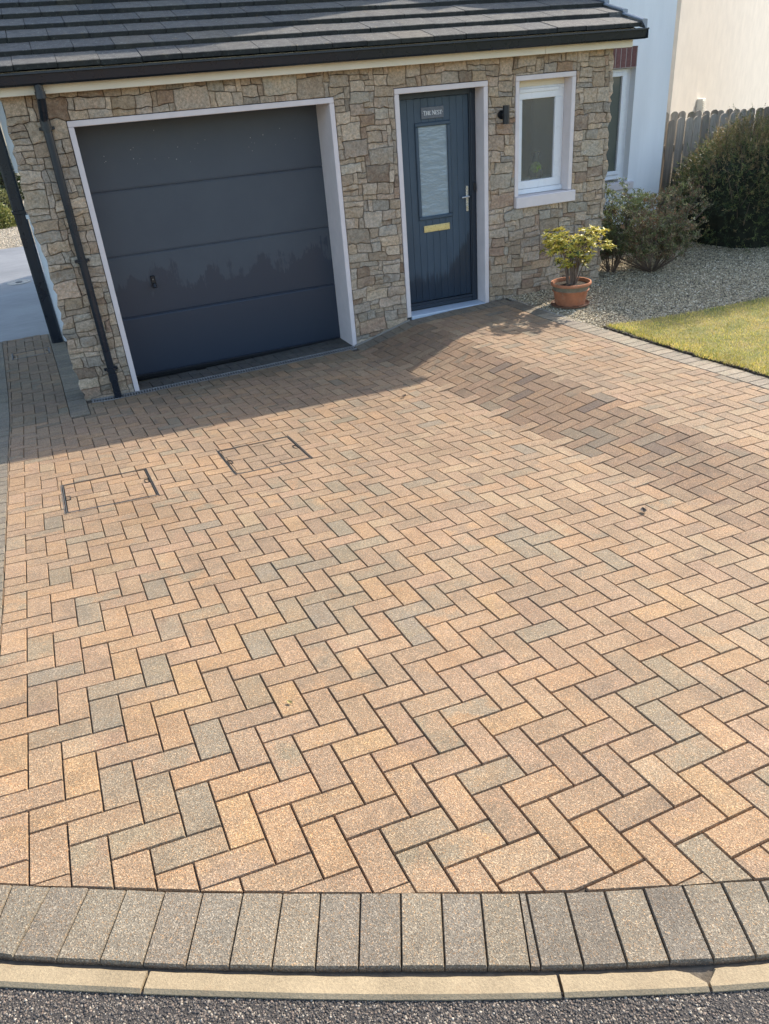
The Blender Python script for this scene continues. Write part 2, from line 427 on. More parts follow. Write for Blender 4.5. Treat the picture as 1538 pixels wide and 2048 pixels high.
bricks = []        # (poly, cover index or -1)
def zone_clip(poly):
    cx = sum(p[0] for p in poly) / 4; cy = sum(p[1] for p in poly) / 4
    X = S(cx, cy)
    if cx < 4.8 and cy > 51.4:                        # side path
        if cy > PATH_END + 1 or cx < -3 or cx > 5: return []
        poly = clip(poly, lambda a, b: a - al(b))
        poly = poly and clip(poly, lambda a, b: 3.9 - a)
        poly = poly and clip(poly, lambda a, b: PATH_END - b)
        return poly
    if X[1] > 7.57:                                   # strip inside the garage opening
        if X[1] > 8.07 or X[0] < .1 or X[0] > 2.7: return []
        for f in (lambda a, b: S(a, b)[1] - 7.592, lambda a, b: 8.03 - S(a, b)[1], lambda a, b: S(a, b)[0] - .27, lambda a, b: 2.50 - S(a, b)[0]):
            poly = clip(poly, f)
            if len(poly) < 3: return []
        return poly
    if cx < -3 or cx > 52: return []
    poly = clip(poly, lambda a, b: a - al(b))
    poly = poly and clip(poly, lambda a, b: b - FI(a))
    poly = poly and clip(poly, lambda a, b: 49.8 - a)
    top = 7.345 if X[0] > 2.47 else 7.475
    poly = poly and clip(poly, lambda a, b: top - S(a, b)[1])
    if cy > 51.4 and cx < 8: poly = poly and clip(poly, lambda a, b: a - 5.64)
    if cy < 51.5 and 3.9 < cx < 6.6: poly = poly and clip(poly, lambda a, b: 51.6 - b)
    return poly
for m in range(-14, 40):
    for k in range(-6, 56):
        for q in (0, 1):
            if q == 0: x0, x1, y1 = k, k + 2, -k + 4 * m; y0 = y1 - 1
            else: x0, x1, y0 = k + 1, k + 2, -k + 4 * m; y1 = y0 + 2
            if y1 < -34 or y0 > 92 or x1 < -3: continue
            if (y0 + y1) / 2 < FI((x0 + x1) / 2) - 2: continue
            j = .03
            poly = zone_clip([(x0, y0), (x1, y0), (x1, y1), (x0, y1)])
            if len(poly) < 3 or abs(area(poly)) < .035: continue
            rest = [poly]
            for ci, (r0, r1, s0, s1) in enumerate(COV + [COV3]):
                new = []
                for P in rest:
                    xs = [p[0] for p in P]; ys = [p[1] for p in P]
                    if max(xs) <= r0 or min(xs) >= r1 or max(ys) <= s0 or min(ys) >= s1: new.append(P); continue
                    ins = P; g = .10
                    for f in (lambda a, b: a - r0 - g, lambda a, b: r1 - g - a, lambda a, b: b - s0 - g, lambda a, b: s1 - g - b):
                        ins = clip(ins, f) if len(ins) > 2 else ins
                    if len(ins) > 2 and abs(area(ins)) > .05: bricks.append((ins, ci))
                    cur = P
                    for fo, fi in ((lambda a, b: r0 - a, lambda a, b: a - r0), (lambda a, b: a - r1, lambda a, b: r1 - a),
                                   (lambda a, b: s0 - b, lambda a, b: b - s0), (lambda a, b: b - s1, lambda a, b: s1 - b)):
                        o_ = clip(cur, fo)
                        if len(o_) > 2 and abs(area(o_)) > .04: new.append(o_)
                        cur = clip(cur, fi)
                        if len(cur) < 3: break
                rest = new
            for P in rest: bricks.append((P, -1))
# particular bricks the photograph shows grey or bright, by lattice cell
MCOL = {'G': ((.226, .182, .124), (.246, .190, .122)), 'H': ((.250, .192, .122), (.284, .200, .118)), 'D': ((.180, .132, .094), (.21, .15, .10)), 'O': ((.350, .226, .116), (.325, .214, .118))}
def inside(P, a, b):
    c = False; n = len(P)
    for i in range(n):
        (x0, y0), (x1, y1) = P[i - 1], P[i]
        if (y0 > b) != (y1 > b) and a < (x1 - x0) * (b - y0) / (y1 - y0) + x0: c = not c
    return c
MARKS = [(2.48,12.03,'G'),(5.48,13.16,'G'),(10.56,11.95,'G'),(11.94,12.58,'G'),(15.48,15.07,'G'),(14.46,12.05,'G'),(11.52,7.42,'G'),(8.5,6.12,'G'),(4.52,6.17,'G'),(2.52,4.13,'G'),(5.52,1.05,'G'),(0.54,7.84,'G'),(4.5,-2.0,'G'),(14.59,4.16,'G'),(15.12,5.75,'G'),(22.91,8.05,'G'),(33.34,17.79,'G'),(35.55,17.05,'G'),(21.89,18.65,'G'),(28.15,28.7,'G'),(23.08,9.73,'G'),(12.96,11.17,'G'),(35.96,18.71,'G'),(7.01,9.57,'H'),(10.49,8.1,'H'),(7.6,3.13,'H'),(10.1,6.49,'H'),(11.55,8.87,'H'),(12.94,7.79,'H'),(0.95,3.51,'H'),(0.44,10.16,'H'),(2.05,10.63,'H'),(14.73,9.45,'H'),(2.59,0.32,'H'),(17.19,17.9,'H'),(2.53,-0.26,'H'),(3.0,-2.67,'H'),(3.99,-3.62,'H'),(18.13,6.71,'H'),(16.51,6.33,'H'),(23.39,11.17,'H'),(20.06,-3.46,'H'),(21.57,-2.9,'H'),(19.07,-6.54,'H'),(35.72,19.03,'H'),(32.41,12.1,'H'),(28.05,16.79,'H'),(39.33,25.94,'H'),(3.56,-1.22,'H'),(10.96,-5.58,'H'),(5.77,-6.13,'H'),(13.12,-4.81,'H'),(12.33,5.64,'H'),(38.21,22.91,'D'),(36.21,13.14,'D'),(37.94,30.07,'D'),(37.09,34.32,'D'),(35.76,28.98,'D'),(18.53,-7.48,'O'),(18.55,3.97,'O'),(3.5,2.77,'O'),(8.79,2.07,'O'),(1.46,0.74,'O'),(-0.22,2.07,'O'),(14.38,8.93,'O'),(15.42,7.3,'O'),(23.16,0.15,'O'),(14.72,-2.6,'O'),(25.24,0.38,'O'),(7.45,7.3,'O'),(4.41,3.26,'O'),(5.77,-3.14,'O'),(21.99,9.36,'O'),(17.5,9.44,'O'),(5.74,5.75,'O'),(35.03,14.89,'O'),(36.94,14.39,'O'),(10.45,-1.37,'O'),(14.02,-8.16,'O'),(15.13,15.68,'O'),(13.69,17.44,'O'),(3.38,6.18,'O'),(8.0,7.89,'O'),(-0.53,3.87,'O')]

vis = []; rest = []; covb = [[], [], []]
for P, ci in bricks:
    c = (sum(p[0] for p in P) / len(P), sum(p[1] for p in P) / len(P))
    if ci >= 0: covb[ci].append(P); continue
    w3 = S(*c); pr = project(w3)
    inn = pr is not None and -20 < pr[0] < 1558 and -20 < pr[1] < 2060
    (vis if inn else rest).append((pr[2] if pr else 99, P))
vis.sort(key=lambda t: t[0])
def cols_for(P):
    for a, b, k in MARKS:
        if abs(a - P[0][0]) < 3 and abs(b - P[0][1]) < 3 and inside(P, a, b): return jit(MCOL[k][0], .04), jit(MCOL[k][1], .04)
    return paver_col(sum(p[0] for p in P) / len(P))
for i, (d, P) in enumerate(vis[:300]):
    mb = MB(); paver_mesh(mb, P, damp_shade_tint(P, cols_for(P))); mb.build('block_paver', PAVER, drive)
mb = MB()
for d, P in vis[300:] + rest: paver_mesh(mb, P, damp_shade_tint(P, cols_for(P)))
mb.build('far_block_pavers', PAVER, drive, kind='stuff')

# ---- border blocks
def bblock(P, dz=.001):
    c = border_col()
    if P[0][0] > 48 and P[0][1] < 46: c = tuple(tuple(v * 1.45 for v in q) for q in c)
    mb = MB(); paver_mesh(mb, P, c, gap=.024, cham=.055, dz=dz, depth=.055)
    return mb
nb = 0
BL = []
for i in range(len(KL) - 1):
    p, q = KL[i], KL[i + 1]
    BL.append([(p[2], p[3]), (q[2], q[3]), (q[0], q[1]), (p[0], p[1])])
b = FI(-1) + .1
while b < PATH_END - 1:       # left edge
    BL.append([(al(b) - 2.02, b), (al(b), b), (al(b + 1), b + 1), (al(b + 1) - 2.02, b + 1)]); b += 1.0
b = 51.6
while b < PATH_END - 1:       # along the side wall
    BL.append([(3.92, b), (5.62, b), (5.62, b + 1), (3.92, b + 1)]); b += 1.0
b = 52.2
while b > FI(50) + .3:        # right edge
    BL.append([(49.85, b - 1.0), (51.9, b - 1.0), (51.9, b), (49.85, b)]); b -= 1.02
x = 2.50
while x < 4.27:               # soldier course under the door threshold
    P = [inv(x, 7.35), inv(x + .098, 7.35), inv(x + .098, 7.545), inv(x, 7.545)]
    BL.append(P); x += .1
near = []
far = MB()
for P in BL:
    c = (sum(p[0] for p in P) / 4, sum(p[1] for p in P) / 4); pr = project(S(*c))
    if pr and -60 < pr[0] < 1600 and -40 < pr[1] < 2100: near.append((pr[2], P))
    else: paver_mesh(far, P, border_col(), gap=.02, cham=.05, dz=.001, depth=.055)
near.sort(key=lambda t: t[0])
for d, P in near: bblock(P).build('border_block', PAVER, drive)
if far.v: far.build('far_border_blocks', PAVER, drive, kind='stuff')

# ------------------------------------------------------------------ manhole covers with paver infill
STEEL = m_plain('galvanised_steel', (.20, .195, .185), .45, .7, .3, 30)
BLACKP = m_plain('black_plastic', (.012, .013, .015), .34, 0, .2, 20)
def cover(rect, label, keys, group=True, dark=(.13, .12, .11)):
    r0, r1, s0, s1 = rect
    cx, cy = (r0 + r1) / 2, (s0 + s1) / 2
    c = S(cx, cy)
    t = empty('manhole_cover', c, label, 'manhole cover', 'block paved manhole covers')
    mb = MB(); g = .07
    def strip(a0, a1, b0, b1, n=6):
        for i in range(n):
            if a1 - a0 > b1 - b0:
                u0, u1 = a0 + (a1 - a0) * i / n, a0 + (a1 - a0) * (i + 1) / n
                q = [(u0, b0), (u1, b0), (u1, b1), (u0, b1)]
            else:
                u0, u1 = b0 + (b1 - b0) * i / n, b0 + (b1 - b0) * (i + 1) / n
                q = [(a0, u0), (a1, u0), (a1, u1), (a0, u1)]
            V = [S(*p, -.03) for p in q] + [S(*p, .0015) for p in q]
            mb.add(V, [(4, 5, 6, 7), (0, 1, 5, 4), (1, 2, 6, 5), (2, 3, 7, 6), (3, 0, 4, 7)])
    h = .035
    strip(r0 - g, r1 + g, s0 - g, s0 - g + h); strip(r0 - g, r1 + g, s1 + g - h, s1 + g)
    strip(r0 - g, r0 - g + h, s0 - g + h, s1 + g - h); strip(r1 + g - h, r1 + g, s0 - g + h, s1 + g - h)
    strip(r0 + .03, r1 - .03, s0 + .03, s0 + .03 + h); strip(r0 + .03, r0 + .03 + h, s0 + .06, s1 - .03); strip(r1 - .03 - h, r1 - .03, s0 + .06, s1 - .03)
    mb.build('frame', STEEL, t)
    for (ka, kb) in keys:
        m2 = MB(); P = [(ka - .14, kb - .36), (ka + .14, kb - .36), (ka + .14, kb + .36), (ka - .14, kb + .36)]
        Q = inset(P, .04)
        V = [S(*p, -.02) for p in P] + [S(*p, .004) for p in P] + [S(*p, .004) for p in Q] + [S(*p, -.010) for p in Q]
        F = []
        for i in range(4):
            j = (i + 1) % 4
            F += [(i, j, 4 + j, 4 + i), (4 + i, 4 + j, 8 + j, 8 + i), (8 + i, 8 + j, 12 + j, 12 + i)]
        F.append((12, 13, 14, 15))
        m2.add(V, F); m2.build('lifting_key_socket', BLACKP, t)
    return t
cv = [cover(COV[0], 'rectangular manhole cover filled with tan pavers, the left one near the drive edge', [(2.52, 28.9), (7.38, 29.3)]),
      cover(COV[1], 'rectangular manhole cover filled with brownish pavers, the right one in front of the garage', [(13.05, 29.8), (17.85, 30.0)]),
      cover(COV3, 'small paver-filled manhole cover in the shaded path beside the garage', [(-.35, 79.6), (3.3, 80.0)])]
for ci in range(3):
    for P in covb[ci]:
        mb = MB(); a, b2 = paver_col() if ci != 1 else (jit(BRN if rnd.random() < .5 else TAN), jit(BRN))
        if ci == 1: a = tuple(v * .92 for v in a)
        paver_mesh(mb, P, (a, b2), dz=-.001); mb.build('block_paver', PAVER, cv[ci])

# ------------------------------------------------------------------ kerb edging
KERB = NT('kerb_concrete'); _t = KERB
_c = _t.mix(1.0, (.33, .255, .155), _t.ramp(_t.noise(5, 6, .65), [(.3, .80), (.7, 1.16)]), 'MULTIPLY')
_c = _t.mix(1.0, _c, _t.ramp(_t.noise(160, 3, .7), [(.25, .80), (.6, 1.08)]), 'MULTIPLY')
_c = _t.mix(_t.ramp(_t.noise(26, 4, .7), [(.60, 0.0), (.72, .5)]), _c, (.30, .21, .12))
KERB = _t.done(_c, .85, _t.bump(_t.noise(190, 4, .7), .002), spec=.3)
def curve_pt(a, off, dz):
    """point of the outer soldier curve moved off units outward"""
    sl = (FO(a + .05) - FO(a - .05)) / .1
    n = (sl, -1.0); L = math.hypot(*n)
    return S(a + n[0] / L * off, FO(a) + n[1] / L * off, dz)
kerb = bpy.data.objects.new('kerb', None)
col.objects.link(kerb); kerb.location = S(8, FO(8) - .5, -.1); kerb['kind'] = 'structure'
joints = [-6.6, 2.55, 11.0, 14.05, 21.9, 30.5, 39.2, 48, 52]
for i in range(len(joints) - 1):
    a0, a1 = joints[i] + .035, joints[i + 1] - .035
    n = max(6, int((a1 - a0) * 4)); mb = MB(); ring = []
    for k in range(n + 1):
        a = a0 + (a1 - a0) * k / n
        chip = .30 * math.exp(-((a - 14.0) / .22) ** 4) if 13 < a < 15 else 0
        chip += .008 * math.sin(a * 9.1 + 1) * math.sin(a * 3.3)
        e = .06 if k in (0, n) else 0
        be = .06
        ring.append([curve_pt(a, .11, -.14), curve_pt(a, .11 + chip, -.016 - .03 * min(1, chip * 5)), curve_pt(a, .11 + be + chip, -.009),
                     curve_pt(a, .64 - be * 1.4, -.009), curve_pt(a, .645, -.016), curve_pt(a, .56, -.14)])
    base = len(mb.v); V = [p for r in ring for p in r]; F = []
    for k in range(n):
        for q in range(5):
            F.append((k * 6 + q, (k + 1) * 6 + q, (k + 1) * 6 + q + 1, k * 6 + q + 1))
    F.append(tuple(range(6))); F.append(tuple(reversed([n * 6 + q for q in range(6)])))
    mb.add(V, F); mb.build('kerb_stone', KERB, kerb, fixn=True)

mb = MB(); pr_ = None
for i in range(0, 240):
    a = -6.6 + i * .245
    row = [curve_pt(a, -.10, -.024), curve_pt(a, .05, -.019), curve_pt(a, .14, -.021), curve_pt(a, .50, -.03)]
    if pr_:
        for q in range(3): mb.poly([pr_[q], pr_[q + 1], row[q + 1], row[q]])
    pr_ = row
mb.build('kerb_bedding', m_plain('gritty_mortar', (.13, .105, .075), .95, var=.35, nscale=50, bump=.004), kerb, fixn=True)

# ------------------------------------------------------------------ road
t = NT('tarmac')
c = t.mix(1.0, t.attr('tint'), t.ramp(t.noise(2.2, 4), [(.3, .8), (.7, 1.25)]), 'MULTIPLY')
c = t.mix(1.0, c, t.ramp(t.noise(150, 3, .7), [(.3, .6), (.7, 1.6)]), 'MULTIPLY')
TAR = t.done(c, .8, t.bump(t.noise(160, 4, .8), .01), spec=.35)
V = []; F = []; N = 60
def road_pt(i, off):
    a = -9 + i
    return curve_pt(a, .60, -.030) if off == 0 else None
mb = MB()
prev = None
for i in range(0, 64):
    a = -7 + i * .95
    p = curve_pt(a, .60, -.021)
    row = [p] + [(p[0] * 1.0, p[1] - d, p[2] - .015 * min(d, 3)) for d in (.1, .3, .8, 2, 5, 12, 30)]
    if prev:
        for k in range(7): mb.poly([prev[k], prev[k + 1], row[k + 1], row[k]], (.070, .061, .053))
    prev = row
mb.build('road', TAR, origin=(0, 0, 0), kind='structure', fixn=True)
# stone chippings standing in the surface
g = np.random.default_rng(5)
def pebbles(P, size, cols, squash=.7, seed=1, rot=None):
    """octahedral pebbles at points P (n,3), radius size (n,)"""
    n = len(P); gg = np.random.default_rng(seed)
    base = np.array([[1, 0, 0], [0, 1, 0], [-1, 0, 0], [0, -1, 0], [0, 0, 1], [0, 0, -1]], float)
    jj = base[None] * gg.uniform(.65, 1.25, (n, 6, 1)) + gg.uniform(-.22, .22, (n, 6, 3))
    ang = gg.uniform(0, 2 * np.pi, n); ca, sa = np.cos(ang), np.sin(ang)
    x = jj[..., 0] * ca[:, None] - jj[..., 1] * sa[:, None]; y = jj[..., 0] * sa[:, None] + jj[..., 1] * ca[:, None]
    z = jj[..., 2] * squash + (x * gg.uniform(-.35, .35, (n, 1)) + y * gg.uniform(-.35, .35, (n, 1)))
    V = np.stack([x, y, z], -1) * size[:, None, None] + P[:, None, :]
    f = np.array([[0, 1, 4], [1, 2, 4], [2, 3, 4], [3, 0, 4], [1, 0, 5], [2, 1, 5], [3, 2, 5], [0, 3, 5]])
    F = (f[None] + (np.arange(n) * 6)[:, None, None]).reshape(-1, 3)
    return V.reshape(-1, 3), F, np.repeat(cols, 6, axis=0)
pts = []
for k in range(60000):
    a = g.uniform(-2.2, 19.0); d = g.uniform(0.0, 1.0) ** 1.3 * 3.4
    p = curve_pt(a, .62, -.020); q = (p[0] + g.uniform(-.03, .03), p[1] - d * .1, p[2] - .0022 - .0015 * d)
    pts.append(q)
P = np.array(pts); n = len(P)
tone = g.choice([0, 1, 2, 3, 4], n, p=[.40, .27, .15, .12, .06])
pal = np.array([[.072, .062, .053], [.125, .104, .084], [.18, .135, .102], [.25, .205, .155], [.36, .31, .24]])
cc = pal[tone] * g.uniform(.75, 1.25, (n, 1))
V_, F_, C_ = pebbles(P, g.uniform(.0020, .0050, n), cc, .55, 3)
CHIP = m_tint('stone_chipping', .75, 200, .8, 1.2, 0, spec=.45)
bulk('road_chippings', V_, F_, C_, CHIP, kind='stuff')

# ------------------------------------------------------------------ ground, lawn, gravel
t = NT('soil')
c = t.mix(t.ramp(t.noise(1.5, 5), [(.4, 0.0), (.6, 1.0)]), (.06, .045, .03), (.075, .085, .035))
GROUND = t.done(c, .95, t.bump(t.noise(60, 4), .01))
mb = MB()
xs = [-90, -40, -20, -12, -8, -5, -3.4, -2.4, -1.6, -1.1, -.6, 0, 1, 2, 3, 4, 4.6, 5.2, 6, 7, 8, 9.5, 12, 16, 24, 40, 90]
ys = [-60, -30, -12, -6, -3, -1.5, -.6, 0, .4, .8, 1.2, 1.7, 2.4, 3.2, 4, 5, 6, 7, 7.6, 8.4, 9.2, 10, 11.5, 14, 18, 25, 40, 90]
def far_z(x, y):
    xc = min(9, max(-1.4, x)); yc = min(11, max(1.0, y))
    zz = ground_z(xc, yc) - .075
    return zz
for i in range(len(xs) - 1):
    for j in range(len(ys) - 1):
        q = [(xs[i], ys[j]), (xs[i + 1], ys[j]), (xs[i + 1], ys[j + 1]), (xs[i], ys[j + 1])]
        mb.poly([(x, y, far_z(x, y) - .06) for x, y in q])
mb.build('ground', GROUND, origin=(0, 0, 0), kind='structure')

# lawn sheet in lattice space, right of the border
LWN = NT('lawn_base'); _t = LWN
_c = _t.mix(_t.ramp(_t.noise(4, 4), [(.35, 0.0), (.65, 1.0)]), (.30, .24, .09), (.15, .17, .045))
LWN = _t.done(_c, .95, _t.bump(_t.noise(120, 3), .01))
def lawn_top(x):      # boundary between lawn and gravel bed, world Y
    pts = [(4.55, 6.04), (4.9, 5.98), (5.6, 5.93), (6.5, 5.90), (8, 5.7), (10, 5.3), (14, 4.5)]
    for (x0, y0), (x1, y1) in zip(pts, pts[1:]):
        if x <= x1: return y0 + (y1 - y0) * (x - x0) / (x1 - x0)
    return 4.5
def edge_a(b): return 52.05 + .07 * math.sin(b * .9) + .06 * math.sin(b * 2.3 + 1) + .05 * math.sin(b * 5.1)
mb = MB(); prev = None
for j in range(-70, 300):
    b = j * .15
    row = [S(edge_a(b), b, -.03), S(edge_a(b) + .05, b, .006), S(edge_a(b) + .5, b, .018)] + [S(a, b, .022) for a in (54, 56, 59, 63, 70, 80, 95, 120, 200)]
    row = [(p[0], min(p[1], lawn_top(p[0]) + .0), p[2]) for p in row]
    if prev:
        for k in range(len(row) - 1):
            if max(prev[k][1], row[k][1]) > lawn_top(row[k][0]) - 1e-6 and min(prev[k][1], prev[k+1][1]) > lawn_top(row[k][0]) - 1e-6: continue
            mb.poly([prev[k], prev[k + 1], row[k + 1], row[k]])
    prev = row
mb.build('lawn', LWN, origin=(0, 0, 0), kind='structure')
GRASS = NT('grass_blade'); _t = GRASS
_c = _t.mix(1.0, _t.attr('tint'), _t.ramp(_t.noise(5, 4), [(.3, .75), (.7, 1.3)]), 'MULTIPLY')
GRASS = _t.done(_c, .6, spec=.25)
_tr = _t.n('ShaderNodeBsdfTranslucent'); _t.l(_c, _tr.inputs[0]); _mx = _t.n('ShaderNodeMixShader'); _mx.inputs[0].default_value = .35
_t.l(_t.b.outputs[0], _mx.inputs[1]); _t.l(_tr.outputs[0], _mx.inputs[2]); _t.l(_mx.outputs[0], _t.out.inputs[0])
# grass blades
def blades(P, L, Wd, cols, seed, lean=.6):
    n = len(P); gg = np.random.default_rng(seed)
    an = gg.uniform(0, 2 * np.pi, n); ln = gg.uniform(.1, lean, n)
    d = np.stack([np.cos(an) * ln, np.sin(an) * ln, np.ones(n)], -1); d /= np.linalg.norm(d, axis=1)[:, None]
    s_ = np.stack([-np.sin(an), np.cos(an), np.zeros(n)], -1) * Wd[:, None]
    out = np.stack([np.cos(an), np.sin(an), np.zeros(n)], -1) * (L * ln * .5)[:, None]
    v0 = P - s_; v1 = P + s_; v2 = P + d * (L * .6)[:, None] + s_ * .8; v3 = P + d * (L * .6)[:, None] - s_ * .8; v4 = P + d * L[:, None] + out
    V = np.stack([v0, v1, v2, v3, v4], 1).reshape(-1, 3)
    o = (np.arange(n) * 5)[:, None]
    F = np.concatenate([np.concatenate([o, o + 1, o + 2], 1), np.concatenate([o, o + 2, o + 3], 1), np.concatenate([o + 3, o + 2, o + 4], 1)])
    return V, F, np.repeat(cols, 5, axis=0)
pts = []
gz_cache = {}
def gz(x, y):
    k = (round(x * 5), round(y * 5))
    if k not in gz_cache: gz_cache[k] = ground_z(k[0] / 5, k[1] / 5)
    return gz_cache[k]
def gzs(x, y):
    x0, y0 = math.floor(x * 5) / 5, math.floor(y * 5) / 5; u, v = (x - x0) * 5, (y - y0) * 5
    return (1-u)*(1-v)*gz(x0, y0) + u*(1-v)*gz(x0+.2, y0) + (1-u)*v*gz(x0, y0+.2) + u*v*gz(x0+.2, y0+.2)
while len(pts) < 95000:
    x = 4.55 + g.random() ** 1.25 * 4.2; y = g.uniform(2.6, 6.1)
    if y > lawn_top(x) + g.normal() * .015: continue
    xe = 4.605 + (4.2 - y) * .063 + (.02 if y > 5.4 else 0) + .016 * math.sin(y * 9) + .012 * math.sin(y * 23 + 1)
    if x < xe + abs(g.normal()) * .012: continue
    if x > 6.8 and y < 3.5: continue
    pts.append((x, y, gzs(x, y) + .014))
P = np.array(pts); n = len(P)
pt = np.sin(P[:, 0] * 3.1 + 1.3 * np.sin(P[:, 1] * 2.2)) * .5 + .5
tone = (g.random(n) < (.30 + .38 * pt)).astype(int) + (g.random(n) < .30) * 1
pal = np.array([[.80, .60, .21], [.64, .53, .11], [.27, .31, .045]])
cc = pal[np.clip(tone, 0, 2)] * g.uniform(.5, 1.4, (n, 1))
V_, F_, C_ = blades(P, g.uniform(.014, .034, n), g.uniform(.0011, .0022, n), cc, 8, 1.1)
bulk('grass', V_, F_, C_, GRASS, kind='stuff')
# soil crumbs along the cut lawn edge
nn = 1500
bb = g.uniform(8, 38.2, nn); pp = []
for b in bb:
    p = S(edge_a(b) - .06 + abs(g.normal()) * .25, b, g.uniform(-.008, .012)); pp.append(p)
V_, F_, C_ = pebbles(np.array(pp), g.uniform(.006, .016, nn), np.array([.07, .048, .03]) * g.uniform(.5, 1.5, (nn, 1)), .8, 9)
bulk('soil_crumbs', V_, F_, C_, CHIP, kind='stuff')

# gravel bed
GB = m_plain('gravel_base', (.115, .095, .068), .95, var=.3, nscale=30, bump=.006, bs=90)
mb = MB(); prev = None
bx = [4.36 + .16 * i for i in range(0, 36)]
for x in bx:
    lo = lawn_top(x) if x > 4.70 else 6.0
    row = [(x, lo + (9.35 - lo) * k / 14, 0) for k in range(15)]
    row = [(p[0], p[1], ground_z(p[0], p[1]) - .012) for p in row]
    if prev:
        for k in range(14): mb.poly([prev[k], row[k], row[k + 1], prev[k + 1]])
    prev = row
mb.build('gravel_bed', GB, origin=(0, 0, 0), kind='structure', fixn=True)
pts = []
while len(pts) < 66000:
    x = 4.33 + g.random() ** 1.1 * 4.6; y = g.uniform(5.9, 9.1)
    if y < lawn_top(x) + .02 and x > 4.68: continue
    if x < 5.575 and y > 7.585: continue
    if y > 8.75 and x < 7.3: continue
    ex = 4.345 + (7.55 - y) * .062
    if x < ex + .002: continue
    if x > 6.6 + (y - 5.9) * 1.9: continue
    pts.append((x, y, gzs(x, y) - .006 + g.uniform(-.004, .006)))
# sliver of gravel between the ramp edging and the stone wall
for k in range(900):
    x = g.uniform(2.58, 3.13); pts.append((x, g.uniform(7.56, 7.59), gzs(x, 7.56) - .004 + g.uniform(-.004, .004)))
P = np.array(pts); n = len(P)
tone = g.choice(5, n, p=[.30, .26, .22, .14, .08])
pal = np.array([[.50, .40, .245], [.35, .28, .175], [.62, .51, .33], [.19, .155, .10], [.80, .70, .52]])
cc = pal[tone] * g.uniform(.8, 1.2, (n, 1))
V_, F_, C_ = pebbles(P, g.uniform(.0055, .0125, n), cc, .65, 12)
bulk('gravel', V_, F_, C_, CHIP, kind='stuff')

# thin concrete edging round the raised paving
EDG = m_plain('edging_concrete', (.30, .27, .22), .85, var=.15, nscale=20, bump=.002)
ed = bpy.data.objects.new('paving_edge', None); col.objects.link(ed); ed.location = S(45, 54); ed['kind'] = 'structure'
def edge_strip(p, q, wd=.03, h=.008, n=4):
    mb = MB(); p = Vector(p + (0,)); q = Vector(q + (0,)); d = (q - p); nrm = Vector((-d.y, d.x, 0)).normalized() * wd
    V = []
    for k in range(n + 1):
        a_ = p + d * (k / n); z = ground_z(a_.x, a_.y)
        V += [(a_.x, a_.y, z - .08), (a_.x, a_.y, z + h), (a_.x + nrm.x, a_.y + nrm.y, z + h), (a_.x + nrm.x, a_.y + nrm.y, z - .08)]
    F = [(0, 1, 2, 3), tuple(reversed([n * 4 + i for i in range(4)]))]
    for k in range(n):
        for i in range(3): F.append((k * 4 + i, (k + 1) * 4 + i, (k + 1) * 4 + i + 1, k * 4 + i + 1))
    mb.add(V, F); mb.build('edging_strip', EDG, ed, fixn=True)
edge_strip((2.51, 7.55), (3.15, 7.55), .022); edge_strip((4.345, 7.53), (4.42, 6.55), .03, .002, 6)

# concrete slab, far gravel on the left
t = NT('brushed_concrete')
st = t.scaled((1, 14, 1))
c = t.mix(1.0, (.22, .215, .21), t.ramp(t.noise(3, 4, .6, st), [(.3, .84), (.7, 1.15)]), 'MULTIPLY')
c = t.mix(1.0, c, t.ramp(t.noise(1.1, 5, .6), [(.3, .78), (.7, 1.15)]), 'MULTIPLY')
c = t.mix(t.ramp(t.noise(14, 3, .6), [(.70, 0.0), (.74, .8)]), c, (.08, .08, .08))
CONC = t.done(c, .55, t.bump(t.noise(60, 3, .6, st), .002), spec=.5)
mb = MB(); z0 = S(1, PATH_END)[2]
p0 = S(-6, PATH_END + .1); p1 = S(5.6, PATH_END + .1)
yj = [10.85, 13.9, 17.0, 19.2]
for i in range(3):
    m2 = MB(); zz = -.845 - .018 * i
    m2.box(-4.5, -.22, (p0[1] if i == 0 else yj[i]) + .0, yj[i + 1] - .012, zz - .12, zz, bev=.006)
    m2.build('concrete_slab', CONC, origin=None, kind='structure')
FG = m_tint('far_gravel', .9, 60, .55, 1.45, .01, 120)
mb = MB(); mb.box(-9, 1.0, 19.2, 40, -1.05, -.92, c=(.42, .36, .27)); mb.build('gravel_drive', FG, kind='structure')
g2 = np.random.default_rng(77); nn = 9000
P = np.stack([g2.uniform(-3.2, -.6, nn), 19.2 + g2.random(nn) ** 1.4 * 6, np.full(nn, -.915)], -1)
V_, F_, C_ = pebbles(P, g2.uniform(.01, .024, nn), np.array([[.46, .39, .29]]) * g2.uniform(.5, 1.4, (nn, 1)), .7, 5)
bulk('far_gravel_stones', V_, F_, C_, CHIP, kind='stuff')
# round cover in the slab
t = empty('round_manhole_cover', (-1.07, 14.8, -.86), 'round pale drain cover set in the shaded concrete slab', 'manhole cover')
mb = MB(); mb.lathe([(0, .004), (.15, .004), (.15, .008), (.19, .008), (.19, -.02)], -1.07, 14.8, -.863, 28, (.42, .39, .33)); mb.build('rim', m_tint('cast_ring', .6), t)
mb = MB(); mb.lathe([(0, .012), (.055, .012), (.06, .004)], -1.07, 14.8, -.863, 20, (.06, .06, .06)); mb.build('hub', m_tint('cast_hub', .6), t)

